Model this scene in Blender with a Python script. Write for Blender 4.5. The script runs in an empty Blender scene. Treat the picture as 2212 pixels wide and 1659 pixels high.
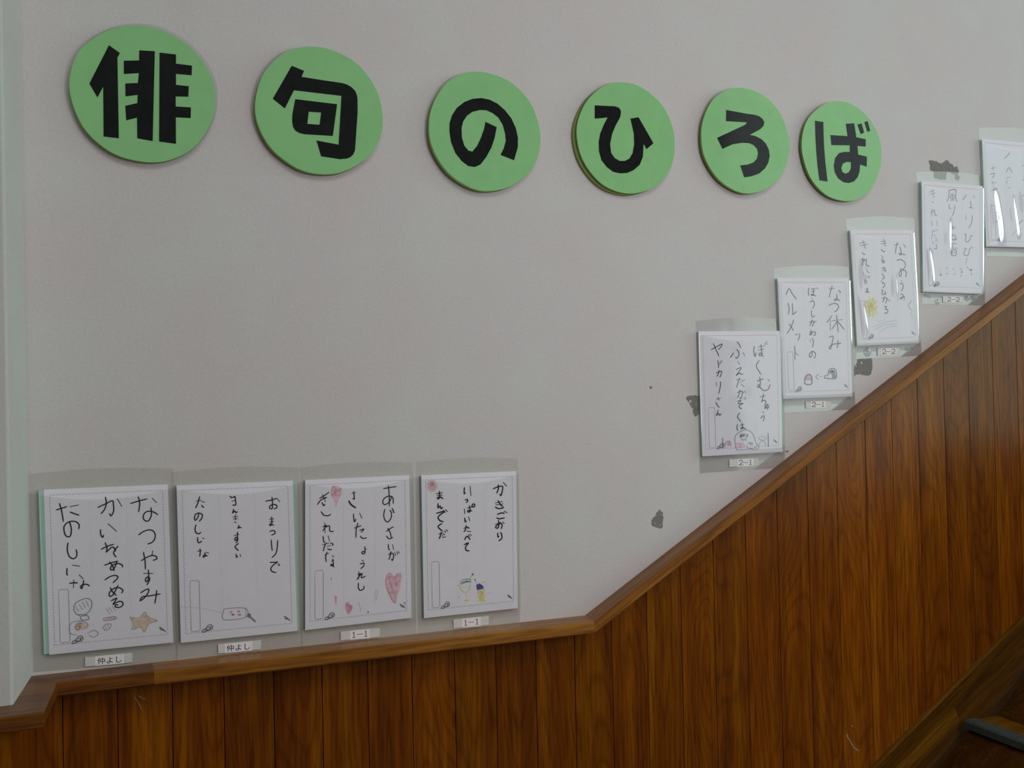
import bpy, bmesh, math, random
from mathutils import Vector, Matrix
from mathutils.geometry import tessellate_polygon

# ------------------------------------------------------------------ camera
C = bpy.context.scene.collection
FPX = 2123.18
CR = Vector((0.92485969, -0.37966144, -0.02217535))
CU = Vector((0.01593191, -0.0195793, 0.99968136))
CF = Vector((0.37997464, 0.92491829, 0.01205937))
CL = Vector((-0.11653335, -1.97672254, 1.41932542))
cam = bpy.data.cameras.new('camera')
camo = bpy.data.objects.new('camera', cam)
C.objects.link(camo)
cam.sensor_width = 36.0
cam.lens = FPX / 2212 * 36.0
cam.clip_start = 0.01
M = Matrix((CR, CU, -CF)).transposed().to_4x4()
M.translation = CL
camo.matrix_world = M
bpy.context.scene.camera = camo

# ------------------------------------------------------------------ world, lights, exposure
sc = bpy.context.scene
sc.view_settings.view_transform = 'Standard'
sc.view_settings.look = 'None'
sc.view_settings.gamma = 1
sc.view_settings.use_curve_mapping = False
sc.view_settings.exposure = 0.0
w = bpy.data.worlds.new('world')
sc.world = w
w.use_nodes = True
w.node_tree.nodes['Background'].inputs[0].default_value = (0.95, 0.98, 1.0, 1)
w.node_tree.nodes['Background'].inputs[1].default_value = 0.13


def area(name, loc, target, sx, sy, power, col):
    l = bpy.data.lights.new(name, 'AREA')
    l.shape = 'RECTANGLE'
    l.size, l.size_y, l.energy, l.color = sx, sy, power, col
    o = bpy.data.objects.new(name, l)
    C.objects.link(o)
    o.location = loc
    o.rotation_euler = (Vector(target) - Vector(loc)).to_track_quat('-Z', 'Y').to_euler()
    return o


area('stair_window_light', (4.7, -1.05, 2.45), (1.2, -0.2, 1.5), 1.0, 1.5, 29, (0.80, 1.0, 0.96))
area('hall_window_light', (4.7, -3.2, 2.25), (1.6, -0.2, 1.7), 2.0, 2.9, 22, (0.80, 1.0, 0.95))
area('centre_fill_light', (1.35, -2.3, 1.7), (1.3, 0, 1.5), 0.9, 0.9, 13, (1.0, 0.975, 0.985))  # added fill with no real source, brightens the middle of the wall
area('landing_window_light', (0.8, -3.3, 4.3), (0.8, 0, 1.4), 3.0, 1.4, 34, (1.0, 0.975, 0.95))


# ------------------------------------------------------------------ helpers
def W(px, py, y=0.0):
    """point of the photograph's frame carried onto the plane y (metres in front of the wall)"""
    d = CF + CR * ((px - 1106) / FPX) - CU * ((py - 829.5) / FPX)
    return CL + d * ((y - CL.y) / d.y)


def link(name, verts, faces, mat, parent=None, smooth=False):
    me = bpy.data.meshes.new(name)
    me.from_pydata([tuple(v) for v in verts], [], faces)
    me.validate()
    bm = bmesh.new()
    bm.from_mesh(me)
    bmesh.ops.recalc_face_normals(bm, faces=bm.faces)
    bm.to_mesh(me)
    bm.free()
    if mat:
        me.materials.append(mat)
    for p in me.polygons:
        p.use_smooth = smooth
    o = bpy.data.objects.new(name, me)
    C.objects.link(o)
    if parent:
        o.parent = parent
        o.matrix_parent_inverse = parent.matrix_world.inverted()
    return o


def empty(name, loc):
    o = bpy.data.objects.new(name, None)
    C.objects.link(o)
    o.location = loc
    o.empty_display_size = 0.05
    o.matrix_world = Matrix.Translation(loc)
    return o


def tag(o, label=None, cat=None, group=None, kind=None):
    for k, v in (('label', label), ('category', cat), ('group', group), ('kind', kind)):
        if v:
            o[k] = v
    return o


class MB:
    """collects pieces for one mesh"""
    def __init__(s):
        s.v, s.f = [], []

    def add(s, v, f):
        n = len(s.v)
        s.v += [Vector(p) for p in v]
        s.f += [tuple(i + n for i in q) for q in f]
        return s

    def prism(s, loops, depth):
        """loops: outer (and holes) of points on one y plane; body reaches from that plane to y+depth (towards the wall)"""
        loops = [[Vector(p) for p in l] for l in loops]
        flat = [p for l in loops for p in l]
        n = len(flat)
        tris = tessellate_polygon([[Vector((p.x, p.z, 0)) for p in l] for l in loops])
        v = flat + [p + Vector((0, depth, 0)) for p in flat]
        f = [tuple(t) for t in tris] + [tuple(i + n for i in reversed(t)) for t in tris]
        k = 0
        for l in loops:
            m = len(l)
            for i in range(m):
                a, b = k + i, k + (i + 1) % m
                f.append((a, b, b + n, a + n))
            k += m
        return s.add(v, f)

    def box(s, x0, x1, y0, y1, z0, z1):
        v = [(x, y, z) for x in (x0, x1) for y in (y0, y1) for z in (z0, z1)]
        return s.add(v, [(0, 1, 3, 2), (4, 6, 7, 5), (0, 4, 5, 1), (2, 3, 7, 6), (0, 2, 6, 4), (1, 5, 7, 3)])

    def stroke(s, pts, width, smooth=True):
        """flat ink ribbon in the XZ plane through the given world points"""
        if len(pts) < 2:
            return s
        P = [Vector(p) for p in pts]
        if smooth and len(P) > 2:
            Q = []
            for i in range(len(P) - 1):
                p0 = P[max(i - 1, 0)]; p1 = P[i]; p2 = P[i + 1]; p3 = P[min(i + 2, len(P) - 1)]
                for t in (0, .25, .5, .75):
                    Q.append(0.5 * ((2 * p1) + (p2 - p0) * t + (2 * p0 - 5 * p1 + 4 * p2 - p3) * t * t + (3 * p1 - p0 - 3 * p2 + p3) * t ** 3))
            Q.append(P[-1])
            P = Q
        n = len(P)
        v, f = [], []
        for i in range(n):
            a, b = P[max(i - 1, 0)], P[min(i + 1, n - 1)]
            d = (b - a)
            d.y = 0
            if d.length < 1e-7:
                d = Vector((1, 0, 0))
            d.normalize()
            nrm = Vector((-d.z, 0, d.x))
            hw = width / 2
            if i in (0, n - 1):
                hw *= 0.6
                e = P[i] + d * (width * 0.3 * (1 if i else -1))
            else:
                e = P[i]
            dy = Vector((0, -1e-6 * i, 0))
            v += [e + nrm * hw + dy, e - nrm * hw + dy]
        for i in range(n - 1):
            f.append((2 * i, 2 * i + 1, 2 * i + 3, 2 * i + 2))
        return s.add(v, f)

    def build(s, name, mat, parent=None, smooth=False):
        return link(name, s.v, s.f, mat, parent, smooth)


# ------------------------------------------------------------------ materials
def new_mat(name):
    m = bpy.data.materials.new(name)
    m.use_nodes = True
    return m, m.node_tree, m.node_tree.nodes, m.node_tree.links, m.node_tree.nodes['Principled BSDF']


def ramp(N, pts):
    r = N.new('ShaderNodeValToRGB')
    e = r.color_ramp.elements
    while len(e) < len(pts):
        e.new(0.5)
    for i, (p, c) in enumerate(pts):
        e[i].position = p
        e[i].color = (*c, 1)
    return r


def simple(name, col, rough=0.6, spec=0.4, var=0.06, scale=30, bump=0.0, coat=0.0, coat_rough=0.1):
    m, t, N, L, b = new_mat(name)
    b.inputs['Roughness'].default_value = rough
    b.inputs['Specular IOR Level'].default_value = spec
    b.inputs['Coat Weight'].default_value = coat
    b.inputs['Coat Roughness'].default_value = coat_rough
    tc = N.new('ShaderNodeTexCoord')
    no = N.new('ShaderNodeTexNoise')
    no.inputs['Scale'].default_value = scale
    no.inputs['Detail'].default_value = 5
    L.new(tc.outputs['Object'], no.inputs['Vector'])
    r = ramp(N, [(0.3, tuple(c * (1 - var) for c in col)), (0.7, tuple(min(1, c * (1 + var)) for c in col))])
    L.new(no.outputs['Fac'], r.inputs[0])
    L.new(r.outputs[0], b.inputs['Base Color'])
    if bump:
        bp = N.new('ShaderNodeBump')
        bp.inputs['Strength'].default_value = bump
        bp.inputs['Distance'].default_value = 0.002
        n2 = N.new('ShaderNodeTexNoise')
        n2.inputs['Scale'].default_value = scale * 9
        L.new(tc.outputs['Object'], n2.inputs['Vector'])
        L.new(n2.outputs['Fac'], bp.inputs['Height'])
        L.new(bp.outputs[0], b.inputs['Normal'])
    return m


def wall_mat(name, col):
    m, t, N, L, b = new_mat(name)
    b.inputs['Roughness'].default_value = 0.75
    b.inputs['Specular IOR Level'].default_value = 0.2
    tc = N.new('ShaderNodeTexCoord')
    n1 = N.new('ShaderNodeTexNoise'); n1.inputs['Scale'].default_value = 5; n1.inputs['Detail'].default_value = 4
    n2 = N.new('ShaderNodeTexNoise'); n2.inputs['Scale'].default_value = 190; n2.inputs['Detail'].default_value = 3
    for n in (n1, n2):
        L.new(tc.outputs['Object'], n.inputs['Vector'])
    r1 = ramp(N, [(0.35, tuple(c * k for c, k in zip(col, (1.0, 0.955, 0.955)))), (0.65, tuple(c * k for c, k in zip(col, (0.985, 1.01, 0.99))))])
    L.new(n1.outputs['Fac'], r1.inputs[0])
    r2 = ramp(N, [(0.3, (0.93, 0.93, 0.93)), (0.7, (1, 1, 1))])
    L.new(n2.outputs['Fac'], r2.inputs[0])
    mx = N.new('ShaderNodeMixRGB'); mx.blend_type = 'MULTIPLY'; mx.inputs[0].default_value = 1
    L.new(r1.outputs[0], mx.inputs[1]); L.new(r2.outputs[0], mx.inputs[2])
    # faint grey specks of age on the paint
    vo = N.new('ShaderNodeTexVoronoi'); vo.inputs['Scale'].default_value = 9
    L.new(tc.outputs['Object'], vo.inputs['Vector'])
    r3 = ramp(N, [(0.0, (0.75, 0.73, 0.7)), (0.035, (1, 1, 1))])
    L.new(vo.outputs['Distance'], r3.inputs[0])
    m2 = N.new('ShaderNodeMixRGB'); m2.blend_type = 'MULTIPLY'; m2.inputs[0].default_value = 0.5
    L.new(mx.outputs[0], m2.inputs[1]); L.new(r3.outputs[0], m2.inputs[2])
    L.new(m2.outputs[0], b.inputs['Base Color'])
    bp = N.new('ShaderNodeBump'); bp.inputs['Strength'].default_value = 0.25; bp.inputs['Distance'].default_value = 0.001
    L.new(n2.outputs['Fac'], bp.inputs['Height']); L.new(bp.outputs[0], b.inputs['Normal'])
    return m


def wood_mat(name, dark, mid, light, axis='z', spec=0.25, rough=0.42, vary=0.5, figure=0.5, angle=0.0, knots=False):
    """lacquered wood, grain along axis; every object takes its own cut of the figure"""
    m, t, N, L, b = new_mat(name)
    b.inputs['Roughness'].default_value = rough
    b.inputs['Specular IOR Level'].default_value = spec
    b.inputs['Specular Tint'].default_value = (1.0, 0.97, 0.70, 1)
    tc = N.new('ShaderNodeTexCoord')
    oi = N.new('ShaderNodeObjectInfo')
    rot = N.new('ShaderNodeMapping')
    rot.inputs['Rotation'].default_value = (0, angle, 0)
    L.new(tc.outputs['Object'], rot.inputs['Vector'])
    mul = N.new('ShaderNodeMath'); mul.operation = 'MULTIPLY'; mul.inputs[1].default_value = 37.0
    L.new(oi.outputs['Random'], mul.inputs[0])
    cb = N.new('ShaderNodeCombineXYZ')
    L.new(mul.outputs[0], cb.inputs[1])
    ad = N.new('ShaderNodeVectorMath'); ad.operation = 'ADD'
    L.new(rot.outputs[0], ad.inputs[0]); L.new(cb.outputs[0], ad.inputs[1])
    sc1 = (1, 1, 0.055) if axis == 'z' else (0.055, 1, 1)
    s1 = N.new('ShaderNodeVectorMath'); s1.operation = 'MULTIPLY'; s1.inputs[1].default_value = sc1
    L.new(ad.outputs[0], s1.inputs[0])
    fine = N.new('ShaderNodeTexNoise'); fine.inputs['Scale'].default_value = 160; fine.inputs['Detail'].default_value = 4
    L.new(s1.outputs[0], fine.inputs['Vector'])
    broad = N.new('ShaderNodeTexNoise'); broad.inputs['Scale'].default_value = 26; broad.inputs['Detail'].default_value = 2
    L.new(s1.outputs[0], broad.inputs['Vector'])
    s2 = N.new('ShaderNodeVectorMath'); s2.operation = 'MULTIPLY'
    s2.inputs[1].default_value = (1, 1, 0.16) if axis == 'z' else (0.16, 1, 1)
    L.new(ad.outputs[0], s2.inputs[0])
    fig = N.new('ShaderNodeTexNoise'); fig.inputs['Scale'].default_value = 9; fig.inputs['Detail'].default_value = 0.6
    L.new(s2.outputs[0], fig.inputs['Vector'])
    mm = N.new('ShaderNodeMath'); mm.operation = 'MULTIPLY'; mm.inputs[1].default_value = 22
    L.new(fig.outputs['Fac'], mm.inputs[0])
    fr = N.new('ShaderNodeMath'); fr.operation = 'PINGPONG'; fr.inputs[1].default_value = 0.5
    L.new(mm.outputs[0], fr.inputs[0])
    rr = ramp(N, [(0.0, (0.62, 0.55, 0.5)), (0.22, (1, 1, 1))])
    L.new(fr.outputs[0], rr.inputs[0])
    col = ramp(N, [(0.28, dark), (0.5, mid), (0.75, light)])
    L.new(broad.outputs['Fac'], col.inputs[0])
    f2 = ramp(N, [(0.32, (0.50, 0.44, 0.38)), (0.60, (1.12, 1.12, 1.12))])
    L.new(fine.outputs['Fac'], f2.inputs[0])
    a = N.new('ShaderNodeMixRGB'); a.blend_type = 'MULTIPLY'; a.inputs[0].default_value = 0.8
    L.new(col.outputs[0], a.inputs[1]); L.new(f2.outputs[0], a.inputs[2])
    c2 = N.new('ShaderNodeMixRGB'); c2.blend_type = 'MULTIPLY'; c2.inputs[0].default_value = figure
    L.new(a.outputs[0], c2.inputs[1]); L.new(rr.outputs[0], c2.inputs[2])
    hv = N.new('ShaderNodeHueSaturation')
    mr = N.new('ShaderNodeMapRange')
    mr.inputs['To Min'].default_value = 1 - vary * 0.5
    mr.inputs['To Max'].default_value = 1 + vary * 0.5
    L.new(oi.outputs['Random'], mr.inputs['Value'])
    L.new(mr.outputs[0], hv.inputs['Value'])
    L.new(c2.outputs[0], hv.inputs['Color'])
    last = hv.outputs[0]
    if knots:
        s3 = N.new('ShaderNodeVectorMath'); s3.operation = 'MULTIPLY'; s3.inputs[1].default_value = (1, 1, 0.38)
        L.new(ad.outputs[0], s3.inputs[0])
        vo = N.new('ShaderNodeTexVoronoi'); vo.inputs['Scale'].default_value = 7.5
        L.new(s3.outputs[0], vo.inputs['Vector'])
        kr = ramp(N, [(0.03, (0.22, 0.16, 0.12)), (0.085, (1, 1, 1))])
        L.new(vo.outputs['Distance'], kr.inputs[0])
        km = N.new('ShaderNodeMixRGB'); km.blend_type = 'MULTIPLY'; km.inputs[0].default_value = 0.8
        L.new(last, km.inputs[1]); L.new(kr.outputs[0], km.inputs[2])
        last = km.outputs[0]
    L.new(last, b.inputs['Base Color'])
    bp = N.new('ShaderNodeBump'); bp.inputs['Strength'].default_value = 0.15; bp.inputs['Distance'].default_value = 0.0008
    L.new(fine.outputs['Fac'], bp.inputs['Height']); L.new(bp.outputs[0], b.inputs['Normal'])
    return m


def film_mat(name, tint, refl, rough, cap=0.16):
    """clear plastic: see-through with a mirror-like sheen that grows at a slant"""
    m, t, N, L, b = new_mat(name)
    N.remove(b)
    out = N['Material Output']
    tr = N.new('ShaderNodeBsdfTransparent'); tr.inputs[0].default_value = (*tint, 1)
    gl = N.new('ShaderNodeBsdfGlossy'); gl.inputs['Roughness'].default_value = rough
    lw = N.new('ShaderNodeLayerWeight'); lw.inputs[0].default_value = 0.28
    mu = N.new('ShaderNodeMath'); mu.operation = 'MULTIPLY_ADD'; mu.inputs[1].default_value = refl; mu.inputs[2].default_value = 0.02
    L.new(lw.outputs['Fresnel'], mu.inputs[0])
    mn = N.new('ShaderNodeMath'); mn.operation = 'MINIMUM'; mn.inputs[1].default_value = cap
    L.new(mu.outputs[0], mn.inputs[0])
    tc = N.new('ShaderNodeTexCoord')
    no = N.new('ShaderNodeTexNoise'); no.inputs['Scale'].default_value = 14; no.inputs['Detail'].default_value = 1
    L.new(tc.outputs['Object'], no.inputs['Vector'])
    bp = N.new('ShaderNodeBump'); bp.inputs['Strength'].default_value = 0.35; bp.inputs['Distance'].default_value = 0.002
    L.new(no.outputs['Fac'], bp.inputs['Height']); L.new(bp.outputs[0], gl.inputs['Normal'])
    mx = N.new('ShaderNodeMixShader')
    L.new(mn.outputs[0], mx.inputs[0]); L.new(tr.outputs[0], mx.inputs[1]); L.new(gl.outputs[0], mx.inputs[2])
    L.new(mx.outputs[0], out.inputs['Surface'])
    return m


WALL = wall_mat('painted_plaster', (0.665, 0.645, 0.64))
COLUMN = wall_mat('painted_plaster_pale', (0.63, 0.66, 0.63))
PATCHM = simple('exposed_grey_plaster', (0.235, 0.23, 0.215), 0.9, 0.1, 0.12, 120, 0.3)
SPECK = simple('paint_speck', (0.62, 0.6, 0.57), 0.8, 0.2)
PLANK = wood_mat('lacquered_plank', (0.125, 0.026, 0.0003), (0.195, 0.048, 0.0004), (0.28, 0.090, 0.001), vary=0.4, spec=0.42, rough=0.24, figure=0.65, knots=True)
RAILW = wood_mat('rail_wood', (0.22, 0.075, 0.008), (0.31, 0.12, 0.016), (0.38, 0.165, 0.03), 'x', spec=0.4, rough=0.34, vary=0.1, figure=0.15)
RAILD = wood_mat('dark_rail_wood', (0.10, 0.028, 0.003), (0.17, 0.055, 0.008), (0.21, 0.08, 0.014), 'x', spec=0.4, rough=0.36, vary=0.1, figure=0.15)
RAILS = wood_mat('sloping_rail_wood', (0.20, 0.065, 0.008), (0.28, 0.10, 0.014), (0.34, 0.14, 0.022), 'x', spec=0.4, rough=0.34, vary=0.1, figure=0.15, angle=math.radians(30.2))
STRW = wood_mat('stringer_wood', (0.06, 0.02, 0.001), (0.095, 0.034, 0.002), (0.13, 0.05, 0.004), 'x', spec=0.3, rough=0.4, vary=0.3, figure=0.2, angle=math.radians(30.5))
SHOEW = wood_mat('shoe_board_wood', (0.10, 0.038, 0.001), (0.14, 0.055, 0.002), (0.18, 0.075, 0.005), 'x', spec=0.3, rough=0.4, vary=0.1, figure=0.2, angle=math.radians(30.5))
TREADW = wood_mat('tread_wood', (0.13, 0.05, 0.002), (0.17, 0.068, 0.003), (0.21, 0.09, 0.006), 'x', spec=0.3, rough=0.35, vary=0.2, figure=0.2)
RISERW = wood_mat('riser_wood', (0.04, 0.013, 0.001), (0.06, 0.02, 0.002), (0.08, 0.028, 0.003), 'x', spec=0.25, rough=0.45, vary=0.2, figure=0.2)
GAP = simple('panel_backing_board', (0.02, 0.01, 0.004), 0.9, 0.1)
SCRATCH = simple('scratched_lacquer', (0.33, 0.27, 0.17), 0.7, 0.2)
NOSE = simple('grey_nosing_metal', (0.055, 0.075, 0.068), 0.4, 0.4, 0.15, 60)
FLOORM = simple('brown_vinyl_floor', (0.16, 0.09, 0.05), 0.5, 0.4, 0.15, 6)
PAPER = simple('drawing_paper', (0.87, 0.85, 0.91), 0.8, 0.2, 0.015, 20)
CARD = simple('pale_green_card', (0.42, 0.63, 0.54), 0.7, 0.2, 0.03, 20)
INK = simple('black_ink', (0.018, 0.016, 0.018), 0.7, 0.2)
SKETCH = simple('soft_pencil_sketch', (0.30, 0.29, 0.31), 0.8, 0.2, 0.2, 400)
PENCIL = simple('grey_pencil', (0.13, 0.125, 0.14), 0.8, 0.2, 0.2, 400)
VEILED = simple('veiled_pencil', (0.29, 0.29, 0.33), 0.8, 0.2, 0.2, 400)  # pencil paled in its colour to stand for the sleeve's reflected veil
PRINT = simple('printed_grey', (0.27, 0.25, 0.28), 0.8, 0.2)
PRINTL = simple('printed_pale_grey', (0.66, 0.62, 0.67), 0.8, 0.2)
ICON = simple('printed_icon_grey', (0.15, 0.13, 0.14), 0.8, 0.2, 0.5, 500)
PINK = simple('pink_pencil', (0.76, 0.38, 0.47), 0.9, 0.1, 0.25, 120)
PINKL = simple('pale_pink_pencil', (0.80, 0.55, 0.61), 0.9, 0.1, 0.25, 120)
RED = simple('red_pencil', (0.55, 0.12, 0.13), 0.9, 0.1, 0.3, 120)
TAN = simple('tan_pencil', (0.62, 0.48, 0.33), 0.9, 0.1, 0.25, 120)
ORANGE = simple('pale_orange_pencil', (0.74, 0.60, 0.50), 0.9, 0.1, 0.25, 120)
YEL = simple('yellow_pencil', (0.78, 0.72, 0.33), 0.9, 0.1, 0.25, 120)
YELO = simple('deep_yellow_pencil', (0.76, 0.6, 0.27), 0.9, 0.1, 0.2, 120)
TEAL = simple('teal_pencil', (0.20, 0.36, 0.33), 0.9, 0.1, 0.3, 120)
PURP = simple('purple_pencil', (0.13, 0.09, 0.28), 0.9, 0.1, 0.3, 120)
BLUE = simple('pale_blue_pencil', (0.55, 0.66, 0.75), 0.9, 0.1, 0.2, 120)
BROWN = simple('brown_pencil', (0.36, 0.2, 0.14), 0.9, 0.1, 0.2, 120)
GREYB = simple('blue_grey_pencil', (0.33, 0.38, 0.43), 0.9, 0.1, 0.2, 120)
DARKP = simple('dark_pencil', (0.06, 0.055, 0.06), 0.9, 0.1, 0.2, 120)
GREEN = simple('green_card_disc', (0.275, 0.605, 0.250), 0.5, 0.15, 0.03, 30, coat=0.55, coat_rough=0.1)
RIM = simple('foam_board_rim', (0.22, 0.27, 0.09), 0.8, 0.2, 0.1, 30)
BLACK = simple('black_card_letter', (0.006, 0.007, 0.007), 0.5, 0.05, 0.3, 40, coat=0.55, coat_rough=0.1)
LABELW = simple('label_paper', (0.88, 0.85, 0.85), 0.7, 0.3, 0.02)
TAPE = simple('clear_tape_over_wall', (0.70, 0.685, 0.66), 0.35, 0.5, 0.05, 60)
FILM = film_mat('clear_sleeve_film', (0.955, 0.955, 0.95), 0.7, 0.07)
FILMG = film_mat('glossy_sleeve_film', (0.975, 0.98, 0.98), 2.8, 0.08, 0.22)
BACKF = film_mat('sleeve_back_film', (0.945, 0.94, 0.92), 0.4, 0.15, 0.06)
BACKG = film_mat('glossy_back_film', (0.95, 0.955, 0.95), 2.4, 0.12, 0.2)
LAMI = film_mat('laminate_film', (0.95, 0.95, 0.95), 1.0, 0.1)
PAD = film_mat('clear_gel_pad', (0.85, 0.88, 0.87), 1.6, 0.08)

# ------------------------------------------------------------------ the setting
RZ0, RX1, RZ1, RS = 0.9340, 0.8600, 0.9262, 0.5815      # rail back line: level part, bend, slope
RD = 0.064                                              # rail depth
RH = 0.026                                              # rail height


def rail_z(x):
    if x <= RX1:
        return RZ1 + (RZ0 - RZ1) * min(1, (RX1 - x) / 1.11)
    return RZ1 + RS * (x - RX1)


XC, YC, XO = -0.2525, -0.18, -0.268                      # pilaster: inner corner, projection, outer corner
FZ = 0.056                                              # landing floor
TOPZ = 3.1
mb = MB()
mb.box(XC - 0.3, 4.6, 0.0, 0.12, FZ, TOPZ)
wall_back = tag(mb.build('wall_back', WALL), kind='structure')
mb = MB()
v = [(XC, 0, FZ), (XO, YC, FZ), (-2.2, YC, FZ), (-2.2, 0, FZ)]
v += [(a, b, TOPZ) for a, b, _ in v]
mb.add(v, [(0, 1, 5, 4), (1, 2, 6, 5), (2, 3, 7, 6), (3, 0, 4, 7), (4, 5, 6, 7), (3, 2, 1, 0)])
wall_left = mb.build('wall_left', COLUMN)
bv = wall_left.modifiers.new('bevel', 'BEVEL'); bv.width = 0.004; bv.segments = 2
tag(wall_left, kind='structure')
tag(MB().box(-2.2, 4.6, -4.5, 0.0, FZ - 0.1, FZ).build('floor', FLOORM), kind='structure')

# planks
joints = [-0.2026, -0.1102, -0.0143, 0.0795, 0.1735, 0.2682, 0.3610, 0.4540, 0.5470, 0.6400, 0.7330, 0.8263, 0.9193, 1.0103, 1.1020,
          1.1930, 1.2855, 1.3789, 1.4705, 1.5624, 1.6555, 1.7432, 1.8319, 1.9231, 2.0102, 2.0992, 2.1891, 2.280, 2.371, 2.462, 2.553, 2.644, 2.735, 2.826, 2.917, 3.008, 3.099, 3.190]
UND = 0.024


def plank(x0, x1, z0, ztop, parent, T=0.010, y_at=lambda x: 0.0):
    g, ch = 0.0003, 0.0007
    prof = [(x0 + g, 0.0), (x0 + g, -T + 0.003), (x0 + g + ch, -T), (x1 - g - ch, -T), (x1 - g, -T + 0.003), (x1 - g, 0.0)]
    xs = sorted(set([p[0] for p in prof]))
    v, f = [], []
    for (x, y) in prof:
        v.append((x, y + y_at(x), z0))
    for (x, y) in prof:
        v.append((x, y + y_at(x), ztop(x)))
    n = len(prof)
    for i in range(n):
        f.append((i, (i + 1) % n, n + (i + 1) % n, n + i))
    f.append(tuple(range(n)))
    f.append(tuple(range(2 * n - 1, n - 1, -1)))
    return link('plank', v, f, PLANK, parent)


edges = [XC + 0.001] + joints
for a, b in zip(edges, edges[1:]):
    if a < RX1 < b:                                     # the plank under the bend: mitred top in two runs
        g = 0.0008
        T = -0.010
        xs = [a + g, RX1, b - g]
        v = []
        for z in ('b', 't'):
            for y in (0, T):
                for x in xs:
                    v.append((x, y, FZ if z == 'b' else rail_z(x) - 0.012))
        # rows: bottom y0 (0-2), bottom T (3-5), top y0 (6-8), top T (9-11)
        f = [(3, 4, 10, 9), (4, 5, 11, 10), (0, 3, 9, 6), (5, 2, 8, 11), (6, 9, 10, 7), (7, 10, 11, 8), (0, 1, 4, 3), (1, 2, 5, 4), (0, 6, 7, 1), (1, 7, 8, 2)]
        link('plank', v, f, PLANK, wall_back)
    else:
        plank(a, b, FZ, lambda x: rail_z(x) - 0.012, wall_back)
mb = MB()
mb.prism([[(XC, -0.0012, FZ), (3.195, -0.0012, FZ), (3.195, -0.0012, rail_z(3.195) - 0.014), (RX1, -0.0012, RZ1 - 0.014), (XC, -0.0012, RZ0 - 0.014)]], 0.0011)
mb.build('panel_backing', GAP, wall_back)

# pilaster planks: front face and return
nx = XO
wl = [nx + 0.009, -0.362, -0.455, -0.548, -0.641, -0.734, -0.827]
for a, b in zip(wl, wl[1:]):
    plank(b, a, FZ, lambda x: RZ0 - 0.012, wall_left, y_at=lambda x: YC)
# the return: two planks seen edge-on
for (ya, yb) in ((-0.0105, -0.095), (-0.0965, YC - 0.0095)):
    def fx(y):
        return XC + (XO - XC) * (y / YC)
    v = [(fx(ya) + 0.0, ya, FZ), (fx(ya) + 0.009, ya, FZ), (fx(yb) + 0.009, yb, FZ), (fx(yb), yb, FZ)]
    v += [(x, y, RZ0 - 0.012) for x, y, _ in v]
    link('plank', v, [(0, 1, 5, 4), (1, 2, 6, 5), (2, 3, 7, 6), (3, 0, 4, 7), (4, 5, 6, 7), (3, 2, 1, 0)], PLANK, wall_left)


# rail (moulding that caps the planks)
def rail_piece(name, ends, mat, parent=None):
    """ends: two cross sections, each given as (back_xyz, front_xyz); body hangs RH below, long edges eased"""
    rings = []
    for bk, fr in ends:
        bk, fr = Vector(bk), Vector(fr)
        d = (fr - bk)
        L_ = d.length
        d.normalize()
        r = 0.003
        up = Vector((0, 0, 1))
        rings.append([bk, fr - d * r, fr - up * r * 0.9, fr - up * (RH - r), fr - d * r - up * RH, bk - up * RH])
    n = 6
    v = rings[0] + rings[1]
    f = [(i, (i + 1) % n, n + (i + 1) % n, n + i) for i in range(n)] + [tuple(range(n)), tuple(range(2 * n - 1, n - 1, -1))]
    return link(name, v, f, mat, parent)


FX = -0.2080                                            # inner front corner of the rail's mitre
XR = -0.0474
zb = lambda x: rail_z(x)
trim_1 = tag(rail_piece('trim_1', [((XC, 0, RZ0), (FX, -RD, RZ0)), ((XR, 0, zb(XR)), (XR, -RD, zb(XR)))], RAILD), kind='structure')
bx = -0.010                                             # the mitre at the bend leans a little
trim_2 = tag(rail_piece('trim_2', [((XR, 0, zb(XR)), (XR, -RD, zb(XR))), ((RX1, 0, RZ1), (RX1 + bx, -RD, RZ1))], RAILW), kind='structure')
XE = 3.20
trim_3 = tag(rail_piece('trim_3', [((RX1, 0, RZ1), (RX1 + bx, -RD, RZ1)), ((XE, 0, zb(XE)), (XE, -RD, zb(XE)))], RAILS), kind='structure')
OY = YC - RD
trim_4 = tag(rail_piece('trim_4', [((XC, 0, RZ0), (FX, -RD, RZ0)), ((XO, YC, RZ0 + 0.001), (FX - 0.012, OY, RZ0 + 0.001))], RAILD), kind='structure')
trim_5 = tag(rail_piece('trim_5', [((XO, YC, RZ0 + 0.001), (FX - 0.012, OY, RZ0 + 0.001)), ((-0.85, YC, RZ0 + 0.001), (-0.85, OY, RZ0 + 0.001))], RAILD), kind='structure')

# stringer boards along the stair
SA = 0.605
sz = lambda x: 0.4660 + SA * (x - 1.651) + 0.004         # top line of the stringer
mb = MB()
mb.prism([[(0.92, -0.016, FZ), (0.99, -0.016, sz(0.99)), (3.20, -0.016, sz(3.20)), (3.20, -0.016, FZ)]], 0.012)
trim_6 = tag(mb.build('trim_6', STRW), kind='structure')
mb = MB()
mb.prism([[(0.99, -0.0185, sz(0.99) + 0.0005), (3.20, -0.0185, sz(3.20) + 0.0005), (3.20, -0.0185, sz(3.20) - 0.009), (0.99, -0.0185, sz(0.99) - 0.009)]], 0.0145)
mb.build('top_bead', SHOEW, trim_6)
mb = MB()
lz = lambda x: 0.588 + 0.603 * (x - 1.891)
e0, e1 = 1.891, 1.905
mb.prism([[(e0, -0.050, lz(e0)), (e1, -0.050, lz(e1) - 0.044), (1.15, -0.050, lz(1.15) - 0.038), (1.15, -0.050, lz(1.15))]], 0.033)
tag(mb.build('trim_7', SHOEW), kind='structure')

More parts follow.
